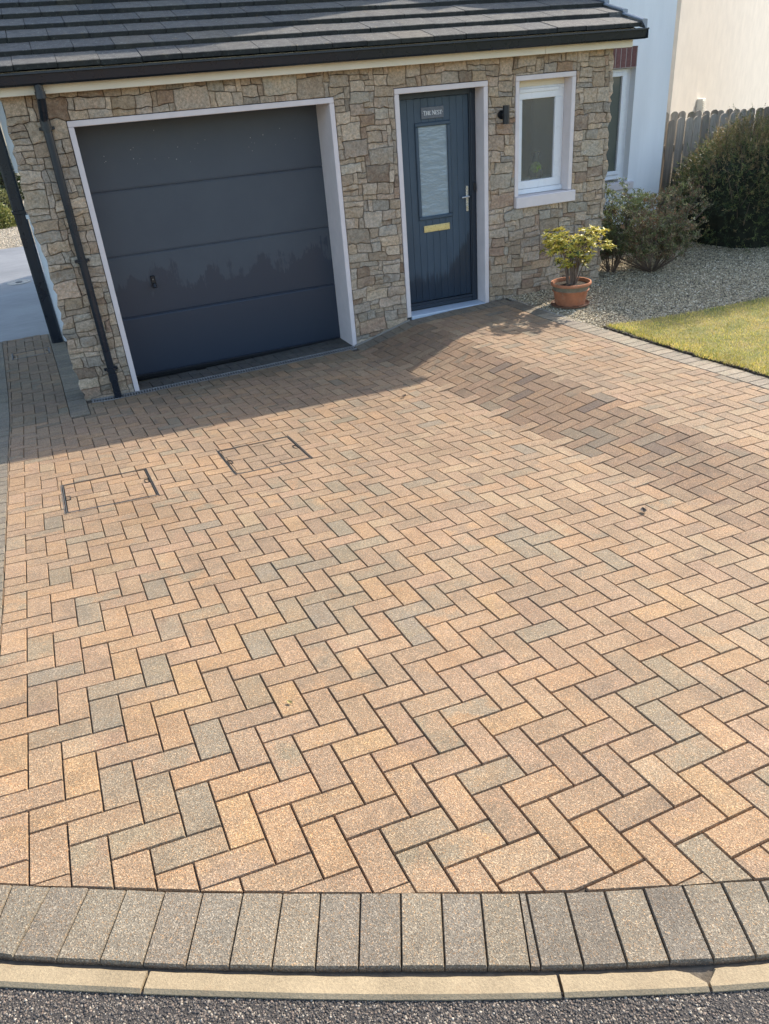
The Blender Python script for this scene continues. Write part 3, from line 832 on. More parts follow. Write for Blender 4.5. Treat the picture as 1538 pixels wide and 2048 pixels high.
# ------------------------------------------------------------------ drain channel
GR1 = m_plain('drain_metal', (.30, .29, .27), .55, .4, .25, 25)
dz = []
t = empty('drain_channel', (1.15, 7.53, -.78), 'narrow slotted drain channel along the foot of the garage wall', 'drain')
def dzf(x): return ground_z(x, 7.49)
mb = MB(); xs_ = [-.19 + (2.50 + .19) * i / 10 for i in range(11)]
for i in range(10):
    x0, x1 = xs_[i], xs_[i + 1]
    for (y0, y1, h0, h1) in ((7.478, 7.488, -.06, .002), (7.572, 7.582, -.06, .002), (7.488, 7.572, -.06, -.055)):
        za, zb = dzf(x0), dzf(x1)
        V = [(x0, y0, za + h0), (x1, y0, zb + h0), (x1, y1, zb + h0), (x0, y1, za + h0), (x0, y0, za + h1), (x1, y0, zb + h1), (x1, y1, zb + h1), (x0, y1, za + h1)]
        mb.add(V, [(0, 3, 2, 1), (4, 5, 6, 7), (0, 1, 5, 4), (1, 2, 6, 5), (2, 3, 7, 6), (3, 0, 4, 7)])
mb.build('channel', GR1, t)
mb = MB()
for i in range(10):
    x0, x1 = xs_[i], xs_[i + 1]; za, zb = dzf(x0) - .02, dzf(x1) - .02
    mb.poly([(x0, 7.488, za), (x1, 7.488, zb), (x1, 7.572, zb), (x0, 7.572, za)])
mb.build('silt', JOINT, t)
mb = MB(); mb.box(-.0055, .0055, -.042, .042, -.012, .0015, bev=.002)
bar = mb.build('grate_bar', GR1, t, origin=(0, 0, 0))
x = -.175
first = True
while x < 2.49:
    o = bar if first else bar.copy()
    if not first: col.objects.link(o)
    first = False
    o.parent = t; o.location = Vector((x, 7.53, dzf(x))) - Vector(t.location); x += .026

# ------------------------------------------------------------------ the house
house = empty('house', (2.6, 7.6, -.80), 'stone clad garage wing with dark roof, blue front door and white rendered wall behind', 'house')
TRIM = m_plain('painted_stone_trim', (.70, .62, .585), .75, var=.06, nscale=9, bump=.0015, bs=150, spec=.3)
CREAM = m_plain('cream_board', (.78, .70, .55), .5, var=.05, nscale=4)
WHITE = m_plain('white_upvc', (.80, .80, .80), .3, var=.03)
RENDER = NT('white_render'); _t = RENDER
_st = _t.scaled((1, 1, .16))
_c = _t.mix(1.0, (.86, .86, .85), _t.ramp(_t.noise(5, 5, .6, _st), [(.3, .93), (.7, 1.04)]), 'MULTIPLY')
_c = _t.mix(_t.ramp(_t.noise(9, 5, .7, _st), [(.64, 0.0), (.78, .25)]), _c, (.45, .44, .40))
RENDER = _t.done(_c, .85, _t.bump(_t.noise(240, 3, .7), .002), spec=.25)
GLASSD = None
YF = 7.600
OPEN = [(.221, 2.541, -3, 1.567), (3.139, 4.127, -3, 1.589), (4.437, 5.135, .385, 1.605)]

# backing wall (mortar face) in blocks round the openings, with full thickness
mb = MB()
yb0, yb1 = YF + .022, YF + .30
def bw(x0, x1, z0, z1): mb.box(x0, x1, yb0, yb1, z0, z1)
zb, zt = -1.1, 1.80
bw(-.225, .235, zb, zt); bw(2.53, 3.15, zb, zt); bw(4.115, 4.447, zb, zt); bw(5.125, 5.567, zb, zt)
bw(.235, 2.53, 1.555, zt); bw(3.15, 4.115, 1.577, zt); bw(4.447, 5.125, 1.595, zt); bw(4.447, 5.125, zb, .40)
wall = mb.build('stone_wall', MORTAR, house)

# rubble stones on a jittered grid
G = .049
X0, Z0 = -.235, -.90
NX = int(round((5.577 - X0) / G)); NZ = int(math.ceil((1.775 - Z0) / G))
GX = (5.577 - X0) / NX; GZ = (1.778 - Z0) / NZ
rs = random.Random(4)
blocked = [[False] * NZ for _ in range(NX)]
for i in range(NX):
    for k in range(NZ):
        x, z = X0 + (i + .5) * GX, Z0 + (k + .5) * GZ
        for (a, b, c, d) in OPEN:
            if a < x < b and c < z < d: blocked[i][k] = True
gv = {}
def gridv(i, k):
    if (i, k) in gv: return gv[(i, k)]
    x, z = X0 + i * GX, Z0 + k * GZ
    dx, dz = rs.uniform(-.17, .17) * GX, rs.uniform(-.15, .15) * GZ
    dx += .012 * math.sin(z * 7 + 2 * math.sin(x * 3)); dz += .014 * math.sin(x * 5.3 + 1.7 * math.sin(z * 4))
    nx, nz = x + dx, z + dz
    if i == 0: nx = X0 - .02 + rs.uniform(-.012, .02) + .02 * math.sin(z * 5)
    if i == NX: nx = 5.577 + rs.uniform(-.018, .02)
    if k == NZ: nz = 1.778
    for (a, b, c, d) in OPEN:
        if c - .03 < z < d + .03:
            for e, s in ((a, -1), (b, 1)):
                if abs(x - e) <= GX * .52: nx = e + s * .003
        if a - .03 < x < b + .03:
            for e, s in ((c, -1), (d, 1)):
                if abs(z - e) <= GZ * .52: nz = e + s * .003
    gv[(i, k)] = (nx, nz); return nx, nz
stones = []
def fits(i, k, w_, h_):
    if i + w_ > NX or k + h_ > NZ: return False
    return all(not blocked[a][b] for a in range(i, i + w_) for b in range(k, k + h_))
def put(i, k, w_, h_):
    for a in range(i, i + w_):
        for b in range(k, k + h_): blocked[a][b] = True
    stones.append((i, k, w_, h_))
for _ in range(2600):
    w_, h_ = rs.choice([(4, 3), (5, 3), (3, 3), (4, 2), (5, 2), (3, 2), (4, 2), (5, 2), (4, 2), (3, 2), (3, 2), (6, 3)])
    i, k = rs.randrange(NX), rs.randrange(NZ)
    if len(stones) < 235 and fits(i, k, w_, h_): put(i, k, w_, h_)
for k in range(NZ):
    for i in range(NX):
        if blocked[i][k]: continue
        opts = [(3, 2), (3, 1), (2, 1), (4, 1), (2, 1), (3, 2), (2, 2), (4, 2), (1, 2), (2, 1), (3, 1), (4, 1)]
        rs.shuffle(opts)
        for w_, h_ in opts + [(2, 1), (1, 2), (1, 1)]:
            if fits(i, k, w_, h_): put(i, k, w_, h_); break
SP = [(0.620, 0.490, 0.341), (0.570, 0.453, 0.322), (0.670, 0.546, 0.397), (0.521, 0.453, 0.360), (0.496, 0.378, 0.260), (0.595, 0.446, 0.322), (0.496, 0.459, 0.372), (0.558, 0.428, 0.279), (0.645, 0.527, 0.391), (0.583, 0.496, 0.397)]
SPD = [(.44, .40, .34), (.37, .25, .165), (.46, .30, .20), (.42, .39, .33)]
def stone_mesh(mb, i, k, w_, h_):
    P = [gridv(i + q, k) for q in range(w_)] + [gridv(i + w_, k + q) for q in range(h_)] + \
        [gridv(i + w_ - q, k + h_) for q in range(w_)] + [gridv(i, k + h_ - q) for q in range(h_)]
    P = [(x, z) for x, z in P]
    sz = min(w_, h_)
    j = rs.uniform(.0020, .0046)
    # rough outline between the grid corners
    Q = []
    n = len(P)
    for q in range(n):
        a, b = P[q], P[(q + 1) % n]
        Q.append(a)
    p0 = inset(Q, j); p1 = inset(Q, j + .0045 + .002 * rs.random()); p2 = inset(Q, j + .014 + .006 * rs.random())
    fr = YF + .004 - rs.uniform(0, .017) - (.004 if sz > 1 else 0)
    n = len(Q)
    V = [(x, YF + .026, z) for x, z in p0] + [(x, fr + .008, z) for x, z in p0] + [(x, fr + rs.uniform(-.001, .003), z) for x, z in p1] + \
        [(x + rs.uniform(-.004, .004), fr + rs.uniform(-.009, .003), z + rs.uniform(-.003, .003)) for x, z in p2]
    cx = sum(p[0] for p in p2) / n; cz = sum(p[1] for p in p2) / n
    V.append((cx + rs.uniform(-.01, .01), fr - rs.uniform(-.002, .012), cz + rs.uniform(-.01, .01)))
    F = []
    for q in range(n):
        r = (q + 1) % n
        for L in range(3): F.append((L * n + q, L * n + r, (L + 1) * n + r, (L + 1) * n + q))
        F.append((3 * n + q, 3 * n + r, 4 * n))
    a = rs.choice(SP) if rs.random() < .84 else rs.choice(SPD)
    b = rs.choice(SP)
    gy = rs.uniform(.15, .5); m_ = sum(a) / 3; a = tuple(v * (1 - gy) + m_ * (1.06, 1.0, .90)[q] * gy for q, v in enumerate(a))
    s_ = 1 + rs.uniform(-.20, .14)
    b = tuple((u + v) / 2 for u, v in zip(a, b)); s2 = s_ * rs.uniform(.82, 1.08)
    mb.add(V, F, tuple(v * s_ for v in a), tuple(v * s2 for v in b))
stones.sort(key=lambda s: -s[2] * s[3])
for s in stones[:300]:
    mb = MB(); stone_mesh(mb, *s); mb.build('stone', STONE, wall)
mb = MB()
for s in stones[300:]: stone_mesh(mb, *s)
mb.build('small_stones', STONE, wall, kind='stuff')

# surrounds ------------------------------------------------------------
YS = YF - .012
def surround(name, x0, x1, z0, z1, w_, yback, zbot):
    t = MB()
    t.box(x0, x0 + w_, YS, yback, zbot, z1 - w_ - .001, bev=.004)
    t.box(x1 - w_, x1, YS, yback, zbot, z1 - w_ - .001, bev=.004)
    t.box(x0, x1, YS, yback, z1 - w_, z1, bev=.004)
    return t.build(name, TRIM, house)
surround('garage_door_surround', .221, 2.541, 0, 1.567, .046, 8.06, -.80)
surround('front_door_surround', 3.139, 4.127, 0, 1.589, .047, 7.90, -.56)
t_ = MB()
t_.box(4.437, 4.479, YS, 7.80, .496, 1.605 - .047, bev=.004); t_.box(5.088, 5.135, YS, 7.80, .496, 1.605 - .047, bev=.004)
t_.box(4.437, 5.135, YS, 7.80, 1.605 - .046, 1.605, bev=.004)
t_.build('window_surround', TRIM, house)
m2 = MB(); m2.box(4.437, 5.165, 7.548, 7.80, .384, .494, bev=.006); m2.build('window_sill', TRIM, house)

# garage door ----------------------------------------------------------
t = NT('anthracite_panel')
sx = t.n('ShaderNodeSeparateXYZ'); t.l(t.pos, sx.inputs[0])
stv = t.scaled((14, 1, 1.1)); stw = t.scaled((3, 1, 2))
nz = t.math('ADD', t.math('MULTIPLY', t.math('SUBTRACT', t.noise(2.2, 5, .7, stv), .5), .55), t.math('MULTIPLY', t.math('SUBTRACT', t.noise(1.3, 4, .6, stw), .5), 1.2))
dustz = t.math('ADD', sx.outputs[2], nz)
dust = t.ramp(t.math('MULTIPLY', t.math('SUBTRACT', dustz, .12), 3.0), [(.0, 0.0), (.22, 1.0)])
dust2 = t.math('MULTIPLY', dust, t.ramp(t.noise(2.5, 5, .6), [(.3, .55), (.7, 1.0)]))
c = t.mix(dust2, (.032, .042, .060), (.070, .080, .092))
rg = t.ramp(dust2, [(0, .33), (1, .62)])
ANT = t.done(c, rg, t.bump(t.noise(420, 2), .0005), spec=.5)
YD = 8.01
gd = MB(); gd.box(.26, 2.50, YD + .03, YD + .05, -.83, 1.53); gd = gd.build('garage_door', BLACKP, house)
zs = [1.535, .975, .404, -.178, -.762]
for i in range(4):
    m2 = MB(); z1, z0 = zs[i] - .0015, zs[i + 1] + .0015
    # panel with a rolled lip at its top and bottom edge
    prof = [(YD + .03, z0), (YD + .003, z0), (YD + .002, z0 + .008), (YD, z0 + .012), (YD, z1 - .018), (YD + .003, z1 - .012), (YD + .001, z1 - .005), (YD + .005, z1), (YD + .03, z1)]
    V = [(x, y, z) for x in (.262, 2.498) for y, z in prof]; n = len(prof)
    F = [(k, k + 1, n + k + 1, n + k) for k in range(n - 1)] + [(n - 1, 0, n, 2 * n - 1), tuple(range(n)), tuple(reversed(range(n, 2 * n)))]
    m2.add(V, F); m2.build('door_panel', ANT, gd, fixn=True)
m2 = MB(); m2.box(.262, 2.498, YD - .006, YD + .03, -.80, -.764, bev=.006); m2.box(.262, 2.498, YD - .012, YD + .0, -.778, -.768); m2.build('bottom_seal', BLACKP, gd)
m2 = MB()
m2.box(.628, .672, YD - .022, YD, .085, .190, bev=.008); m2.tube([(.650, YD - .02, .100), (.650, YD - .055, .098), (.650, YD - .06, .085)], .022, 12)
m2.box(.642, .658, YD - .027, YD - .018, .150, .166, bev=.003, c=(1, 1, 1))
m2.build('door_handle', BLACKP, gd)
m2 = MB(); m2.tube([(.650, YD - .030, .158), (.650, YD - .026, .158)], .007, 10); m2.build('key_lock', STEEL, gd)
m2 = MB()
for _ in range(26):
    x = .45 + rs.random() * 1.85; z = 1.22 + rs.gauss(0, .07) + .02 * (x - 1); r = rs.uniform(.002, .0042)
    pts = [(x + r * rs.uniform(.6, 1.3) * math.cos(q * 1.05), YD - .0012, z + r * rs.uniform(.7, 1.6) * math.sin(q * 1.05)) for q in range(6)]
    m2.poly(pts)
m2.build('white_flecks', m_plain('fleck', (.40, .39, .36), .8), gd, kind='stuff')

# front door -----------------------------------------------------------
t = NT('door_blue')
sx = t.n('ShaderNodeSeparateXYZ'); t.l(t.pos, sx.inputs[0])
stv = t.scaled((26, 1, 1.3))
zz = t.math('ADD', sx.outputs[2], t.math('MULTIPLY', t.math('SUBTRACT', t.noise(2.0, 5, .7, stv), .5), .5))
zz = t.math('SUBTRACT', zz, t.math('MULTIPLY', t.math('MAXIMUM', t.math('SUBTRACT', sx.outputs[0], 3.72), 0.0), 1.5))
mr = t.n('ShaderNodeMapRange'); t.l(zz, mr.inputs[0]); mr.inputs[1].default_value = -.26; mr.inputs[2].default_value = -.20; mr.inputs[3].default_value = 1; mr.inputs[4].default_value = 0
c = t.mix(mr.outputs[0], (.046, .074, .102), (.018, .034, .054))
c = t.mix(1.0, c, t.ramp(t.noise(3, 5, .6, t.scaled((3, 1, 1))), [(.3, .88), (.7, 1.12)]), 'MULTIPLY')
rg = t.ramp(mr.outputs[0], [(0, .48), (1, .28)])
DBLUE = t.done(c, rg, t.bump(t.noise(30, 5, .7, t.scaled((18, 1, 1))), .0008), spec=.5)
YL = 7.785
fd = MB()
xs3 = [3.235, 3.305, 3.415, 3.795, 3.90, 4.006]
def strip_(x0, x1, z0, z1): fd.box(x0 + .0012, x1 - .0012, YL, YL + .044, z0, z1, bev=.002)
for x0, x1 in ((3.205, 3.262), (3.262, 3.338), (3.338, 3.412), (3.800, 3.874), (3.874, 3.948), (3.948, 4.006)): strip_(x0, x1, -.468, 1.487)
for q in range(5):
    a0 = 3.412 + q * (3.800 - 3.412) / 5; a1 = a0 + (3.800 - 3.412) / 5
    strip_(a0, a1, -.468, .372); strip_(a0, a1, 1.276, 1.487)
fd.box(3.21, 3.42, YL + .004, YL + .04, -.466, 1.48); fd.box(3.79, 4.0, YL + .004, YL + .04, -.466, 1.48)
fd.box(3.42, 3.79, YL + .004, YL + .04, -.466, .37); fd.box(3.42, 3.79, YL + .004, YL + .04, 1.28, 1.48)
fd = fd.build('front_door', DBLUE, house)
def ring(mb, x0, x1, z0, z1, w_, y0, y1, bev=.004):
    mb.box(x0, x0 + w_, y0, y1, z0 + w_, z1 - w_, bev); mb.box(x1 - w_, x1, y0, y1, z0 + w_, z1 - w_, bev)
    mb.box(x0, x1, y0, y1, z0, z0 + w_, bev); mb.box(x0, x1, y0, y1, z1 - w_, z1, bev)
m2 = MB(); ring(m2, 3.412, 3.800, .368, 1.276, .036, YL - .016, YL + .004, .007); m2.build('glazing_frame', DBLUE, fd)
t = NT('obscure_glass')
wv = t.noise(7, 3, .5, t.scaled((1, 1, 3)))
DGL = t.done((.27, .33, .36), .08, t.bump(wv, .02, .5), spec=.8)
m2 = MB(); m2.box(3.446, 3.766, YL + .006, YL + .02, .402, 1.242); m2.build('glass_pane', DGL, fd)
BRASS = m_plain('brushed_brass', (.72, .62, .34), .32, .75, .1, 30)
m2 = MB(); m2.box(3.463, 3.762, YL - .012, YL - .0005, .245, .312, bev=.003); m2.box(3.475, 3.750, YL - .016, YL - .010, .257, .300, bev=.002); m2.build('letterbox', BRASS, fd)
CHR = m_plain('satin_chrome', (.62, .62, .62), .28, .9, .08, 20)
m2 = MB(); m2.box(3.962, 3.990, YL - .010, YL, .395, .650, bev=.006)
m2.tube([(3.976, YL - .008, .545), (3.976, YL - .045, .545)], .010, 12); m2.tube([(3.982, YL - .045, .545), (3.94, YL - .048, .545), (3.895, YL - .045, .543)], [.010, .010, .009], 12)
m2.tube([(3.976, YL - .008, .455), (3.976, YL - .018, .455)], .009, 12); m2.build('lever_handle', CHR, fd)
SLATE = m_plain('slate_plate', (.13, .14, .155), .5, var=.3, nscale=60, bump=.001)
m2 = MB(); m2.box(3.486, 3.732, YL - .012, YL - .0005, 1.306, 1.408, bev=.003); m2.build('name_plate', SLATE, fd)
# lettering · THE NEST ·
m2 = MB(); y0, y1 = YL - .0145, YL - .0115; Hh = .040; zb_ = 1.337; SW = .0036; TW = .0062
def bar_(x0, z0, x1, z1, wd):
    d = Vector((x1 - x0, z1 - z0)); n = Vector((-d.y, d.x)).normalized() * wd / 2
    q = [(x0 + n.x, z0 + n.y), (x0 - n.x, z0 - n.y), (x1 - n.x, z1 - n.y), (x1 + n.x, z1 + n.y)]
    V = [(a, y0, b) for a, b in q] + [(a, y1, b) for a, b in q]
    m2.add(V, [(0, 1, 2, 3), (7, 6, 5, 4), (0, 4, 5, 1), (1, 5, 6, 2), (2, 6, 7, 3), (3, 7, 4, 0)])
def serif(x, z, w_=.011): bar_(x - w_ / 2, z, x + w_ / 2, z, .0026)
x = 3.502; ht = Hh
def L_T(x, h):
    w_ = h * .72; bar_(x, zb_ + h - .002, x + w_, zb_ + h - .002, SW); bar_(x + w_ / 2, zb_, x + w_ / 2, zb_ + h, TW); serif(x + w_ / 2, zb_ + .0013, .014)
    bar_(x + .001, zb_ + h, x + .001, zb_ + h - .008, .0026); bar_(x + w_ - .001, zb_ + h, x + w_ - .001, zb_ + h - .008, .0026); return w_
def L_H(x, h):
    w_ = h * .70
    for q in (x + .004, x + w_ - .004): bar_(q, zb_, q, zb_ + h, TW); serif(q, zb_ + .0013); serif(q, zb_ + h - .0013)
    bar_(x + .004, zb_ + h / 2, x + w_ - .004, zb_ + h / 2, SW); return w_
def L_E(x, h):
    w_ = h * .60; bar_(x + .004, zb_, x + .004, zb_ + h, TW)
    for q, l in ((.0016, 1), (h / 2, .78), (h - .0016, .95)): bar_(x, zb_ + q, x + w_ * l, zb_ + q, SW)
    bar_(x + w_ - .001, zb_, x + w_ - .001, zb_ + .009, .0026); bar_(x + w_ * .95 - .001, zb_ + h, x + w_ * .95 - .001, zb_ + h - .009, .0026); return w_
def L_N(x, h):
    w_ = h * .76; bar_(x + .003, zb_, x + .003, zb_ + h, SW); bar_(x + w_ - .003, zb_, x + w_ - .003, zb_ + h, SW); bar_(x + .003, zb_ + h, x + w_ - .003, zb_, TW)
    serif(x + .003, zb_ + .0013); serif(x + .001, zb_ + h - .0013); serif(x + w_ - .003, zb_ + h - .0013); return w_
def L_S(x, h):
    w_ = h * .52; pts = []
    for q in range(13):
        s = q / 12
        if s < .5: an = R(30 + s * 2 * 240); cx, cz, rr = x + w_ / 2, zb_ + h * .74, h * .24
        else: an = R(90 - (s - .5) * 2 * 240); cx, cz, rr = x + w_ / 2, zb_ + h * .26, h * .25
        pts.append((cx + rr * math.cos(an) * .95, cz + rr * math.sin(an)))
    for a, b in zip(pts, pts[1:]): bar_(a[0], a[1], b[0], b[1], TW * .85)
    return w_
bar_(x - .004, zb_ + Hh * .5, x, zb_ + Hh * .5, .004); x += .007
x += L_T(x, Hh) + .002; x += L_H(x, Hh * .9) + .003; x += L_E(x, Hh * .9) + .015
x += L_N(x, Hh) + .003; x += L_E(x, Hh * .9) + .003; x += L_S(x, Hh * .9) + .003; x += L_T(x, Hh * .9) + .006
bar_(x, zb_ + Hh * .5, x + .004, zb_ + Hh * .5, .004)
m2.build('lettering', m_plain('letter_white', (.8, .8, .78), .6), fd)
# frame, threshold
DFR = m_plain('dark_door_frame', (.022, .032, .045), .35, var=.1)
m2 = MB(); m2.box(3.186, 3.203, YL - .018, YL + .06, -.545, 1.542, .003); m2.box(4.009, 4.080, YL - .018, YL + .06, -.545, 1.542, .004); m2.box(3.203, 4.009, YL - .018, YL + .06, 1.490, 1.542, .003)
m2.box(4.020, 4.052, YL - .030, YL - .016, -.545, 1.50, .003)
m2.build('door_frame', DFR, house)
m2 = MB(); m2.box(3.203, 4.009, YL - .030, YL + .06, -.540, -.502, .004); m2.box(3.203, 4.009, YL - .022, YL + .06, -.502, -.474, .003); m2.build('door_cill', DFR, house)
m2 = MB(); m2.box(3.187, 4.079, YF - .022, YL - .01, -.64, -.548, .006); m2.build('threshold', m_plain('pale_threshold', (.50, .56, .62), .4, var=.08, nscale=12), house)
m2 = MB(); m2.box(4.035, 4.062, YL - .048, YL - .031, .585, .675, .006); m2.tube([(4.048, YL - .053, .612), (4.048, YL - .047, .612)], .007, 10)
m2.build('doorbell', BLACKP, house)

# window ---------------------------------------------------------------
win = MB(); ring(win, 4.479, 5.088, .512, 1.502, .040, 7.728, 7.79, .004); ring(win, 4.512, 5.060, .548, 1.468, .078, 7.716, 7.76, .005)
win.box(4.479, 5.088, 7.700, 7.735, .498, .545, .005)
win = win.build('window', WHITE, house)
m2 = MB(); m2.box(4.55, 5.02, 7.706, 7.722, 1.448, 1.484, .006); m2.build('trickle_vent', WHITE, win)
t = NT('frosted_glass'); t.b.inputs['Transmission Weight'].default_value = .90
FRG = t.done((.80, .80, .74), .07, t.bump(t.noise(90, 2), .0006), spec=.6)
m2 = MB(); m2.box(4.58, 4.995, 7.742, 7.748, .61, 1.40); m2.build('pane', FRG, win)
m2 = MB(); m2.box(4.479, 5.088, 7.735, 7.80, 1.502, 1.560); m2.build('head_board', CREAM, house)
m2 = MB(); m2.box(4.50, 5.07, 7.80, 7.84, 1.385, 1.50, .01); m2.build('rolled_blind', m_plain('blind_cloth', (.60, .55, .40), .8), house)
ROOM = m_plain('room_wall', (.42, .40, .34), .9)
m2 = MB(); m2.box(4.1, 5.56, 9.3, 9.34, -.4, 1.8); m2.box(4.1, 4.12, 7.92, 9.3, -.4, 1.8); m2.box(5.545, 5.565, 7.92, 9.3, -.4, 1.8)
m2.box(4.1, 5.56, 7.92, 9.34, -.42, -.4); m2.box(4.1, 5.56, 7.92, 9.34, 1.80, 1.82); m2.build('room_lining', ROOM, house)
m2 = MB(); m2.box(4.44, 5.13, 7.80, 8.02, .60, .622, .004); m2.build('inner_sill', WHITE, house)

# lamp -----------------------------------------------------------------
lp = empty('wall_lamp', (4.288, 7.56, 1.20), 'black up and down cylinder lamp on the stone wall between door and window', 'lamp')
m2 = MB(); m2.tube([(4.288, 7.518, 1.200), (4.288, 7.518, 1.365)], .033, 20); m2.build('lamp_body', BLACKP, lp)
m2 = MB(); m2.tube([(4.272, 7.60, 1.283), (4.272, 7.572, 1.283)], .040, 20); m2.box(4.262, 4.282, 7.54, 7.58, 1.27, 1.296, .003); m2.build('wall_bracket', BLACKP, lp)

# fascia, gutter, downpipe ----------------------------------------------
m2 = MB(); m2.box(-1.3, 4.70, 7.485, 7.505, 1.770, 1.935, .003); m2.build('fascia', CREAM, house)
m2 = MB(); m2.box(4.703, 5.715, 7.485, 7.505, 1.770, 1.935, .003); m2.build('fascia', CREAM, house)
m2 = MB(); m2.box(-1.3, 5.70, 7.506, 7.64, 1.778, 1.788); m2.build('soffit', CREAM, house)
m2 = MB(); m2.box(5.60, 5.71, 7.50, 8.80, 1.774, 1.93, .003); m2.build('end_board', CREAM, house)
m2 = MB()
prof = [(7.482, 1.928), (7.482, 1.842), (7.472, 1.832), (7.392, 1.832), (7.374, 1.846), (7.362, 1.905), (7.346, 1.908), (7.346, 1.920), (7.374, 1.922), (7.378, 1.905), (7.386, 1.850), (7.470, 1.842), (7.476, 1.848), (7.476, 1.928)]
xa, xb = -1.3, 5.79; n = len(prof)
m2.add([(x, y, z) for x in (xa, xb) for y, z in prof], [(k, (k + 1) % n, n + (k + 1) % n, n + k) for k in range(n)] + [tuple(range(n))])
m2.box(5.786, 5.792, 7.356, 7.482, 1.834, 1.922)
GUT = m_plain('gutter_black', (.010, .015, .023), .30, 0, .1, 3)
CLIPM = m_plain('clip_grey', (.16, .17, .18), .5)
gut = m2.build('gutter', GUT, house, fixn=True)
for x in [.17, .73, 1.6, 2.17, 2.62, 3.33, 3.78, 4.30, 4.75, 5.30, 5.6]:
    m2 = MB(); m2.box(x, x + .007, 7.3505, 7.375, 1.906, 1.921, .001); m2.build('gutter_clip', CLIPM, gut)
dp = MB(); xc = .058
dp.tube([(xc + .02, 7.42, 1.84), (xc + .02, 7.42, 1.77), (xc + .012, 7.46, 1.70), (xc, 7.515, 1.60), (xc, 7.527, 1.55), (xc, 7.527, -.80)], .034, 18)
dp.tube([(xc, 7.527, 1.60), (xc, 7.527, 1.54)], .041, 18); dp.tube([(xc + .02, 7.42, 1.79), (xc + .02, 7.42, 1.74)], .040, 18)
dp.tube([(xc, 7.527, -.55), (xc, 7.527, -.62)], .040, 18)
dp = dp.build('downpipe', GUT, house, smooth=False)
for z in (1.53, .485, -.51):
    m2 = MB(); m2.tube([(xc, 7.527, z - .014), (xc, 7.527, z + .014)], .043, 18); m2.box(xc - .062, xc + .062, 7.55, 7.585, z - .012, z + .012, .003); m2.build('pipe_clip', GUT, dp)

# roof -------------------------------------------------------------------
t = NT('concrete_roof_tile')
oi = t.n('ShaderNodeObjectInfo')
c = t.ramp(oi.outputs['Random'], [(0, (.078, .075, .070)), (.35, (.118, .108, .092)), (.7, (.092, .090, .084)), (1, (.155, .132, .100))])
c = t.mix(1.0, c, t.ramp(t.noise(14, 5, .7), [(.3, .70), (.7, 1.30)]), 'MULTIPLY')
c = t.mix(t.ramp(t.noise(46, 5, .8), [(.585, 0.0), (.64, .85)]), c, (.36, .35, .30))
c = t.mix(t.ramp(t.noise(9, 4, .8), [(.62, 0.0), (.72, .5)]), c, (.33, .23, .10))
c = t.mix(1.0, c, t.attr('tint'), 'MULTIPLY')
TILE = t.done(c, .8, t.bump(t.noise(120, 5, .75), .006), spec=.4)
RY0, RZ0, RB, RA = 7.402, 1.978, .32, .11
rf = MB(); V = []
ridge_k = 13
yk, zk = RY0 + RB * ridge_k, RZ0 + RA * ridge_k
rf.add([(-1.3, RY0 + .03, RZ0 - .07), (5.74, RY0 + .03, RZ0 - .07), (5.74, yk, zk - .07), (-1.3, yk, zk - .07),
        (-1.3, 2 * yk - RY0, RZ0 - .07), (5.74, 2 * yk - RY0, RZ0 - .07)], [(0, 1, 2, 3), (3, 2, 5, 4)])
rf = rf.build('roof', MORTAR, house)
TW_, TL = .3225, .42
def tile_mesh(v):
    mb = MB(); r5 = random.Random(v); n = 7; nose = []
    # nose at y=0, running back and up; top surface drops onto the tile below
    sl = (RA - .038) / RB
    x0, x1 = .0022, TW_ - .0022
    top = []; bot = []
    for q in range(n + 1):
        x = x0 + (x1 - x0) * q / n; j = r5.uniform(-.0035, .0035)
        top.append((x, j + .006, 0)); nose.append((x, j, -.006)); bot.append((x, j + r5.uniform(-.002, .003), -.040))
    back = [(x, TL, sl * TL) for x, _, _ in top]; bb = [(x, TL, sl * TL - .030) for x, _, _ in top]
    V = bot + nose + top + back + bb; m = n + 1; F = []
    for L in range(4):
        for q in range(n): F.append((L * m + q, L * m + q + 1, (L + 1) * m + q + 1, (L + 1) * m + q))
    F.append((0, m, 2 * m, 3 * m, 4 * m)); F.append((n + 4 * m, n + 3 * m, n + 2 * m, n + m, n))
    mb.add(V, F)
    for q in range(2 * m): mb.c[q] = (.22, .23, .20)
    return mb
variants = []
for v in range(5):
    o = tile_mesh(v).build('roof_tile', TILE, rf, origin=(0, 0, 0)); variants.append(o)
used = [False] * 5
r6 = random.Random(3)
for k in range(ridge_k):
    xr = 5.74
    if k % 2:                      # half tile at the verge of every second course
        sl = (RA - .038) / RB
        V = [(5.583, 0, -.04), (5.738, 0, -.04), (5.738, 0, 0), (5.583, 0, 0)]
        V = V + [(a, b + TL, c + sl * TL) for a, b, c in V]
        V = [(a, b + RY0 + RB * k, c + RZ0 + RA * k) for a, b, c in V]
        m2 = MB(); m2.add(V, [(0, 1, 2, 3), (7, 6, 5, 4), (0, 4, 5, 1), (1, 5, 6, 2), (2, 6, 7, 3), (3, 7, 4, 0)])
        m2.build('roof_tile', TILE, rf, fixn=True); xr = 5.58
    for c_ in range(22):
        x = xr - TW_ * (c_ + 1)
        if x < -1.35: break
        v = r6.randrange(5)
        if used[v]: o = variants[v].copy(); col.objects.link(o)
        else: o = variants[v]; used[v] = True
        o.parent = rf
        o.location = Vector((x, RY0 + RB * k + r6.uniform(-.003, .003), RZ0 + RA * k + r6.uniform(-.0015, .0025))) - origin_of(rf)
        o.rotation_euler = (0, r6.uniform(-.004, .004), r6.uniform(-.004, .004))
VRG = m_plain('dry_verge', (.22, .25, .29), .16, 0, .1, 20)
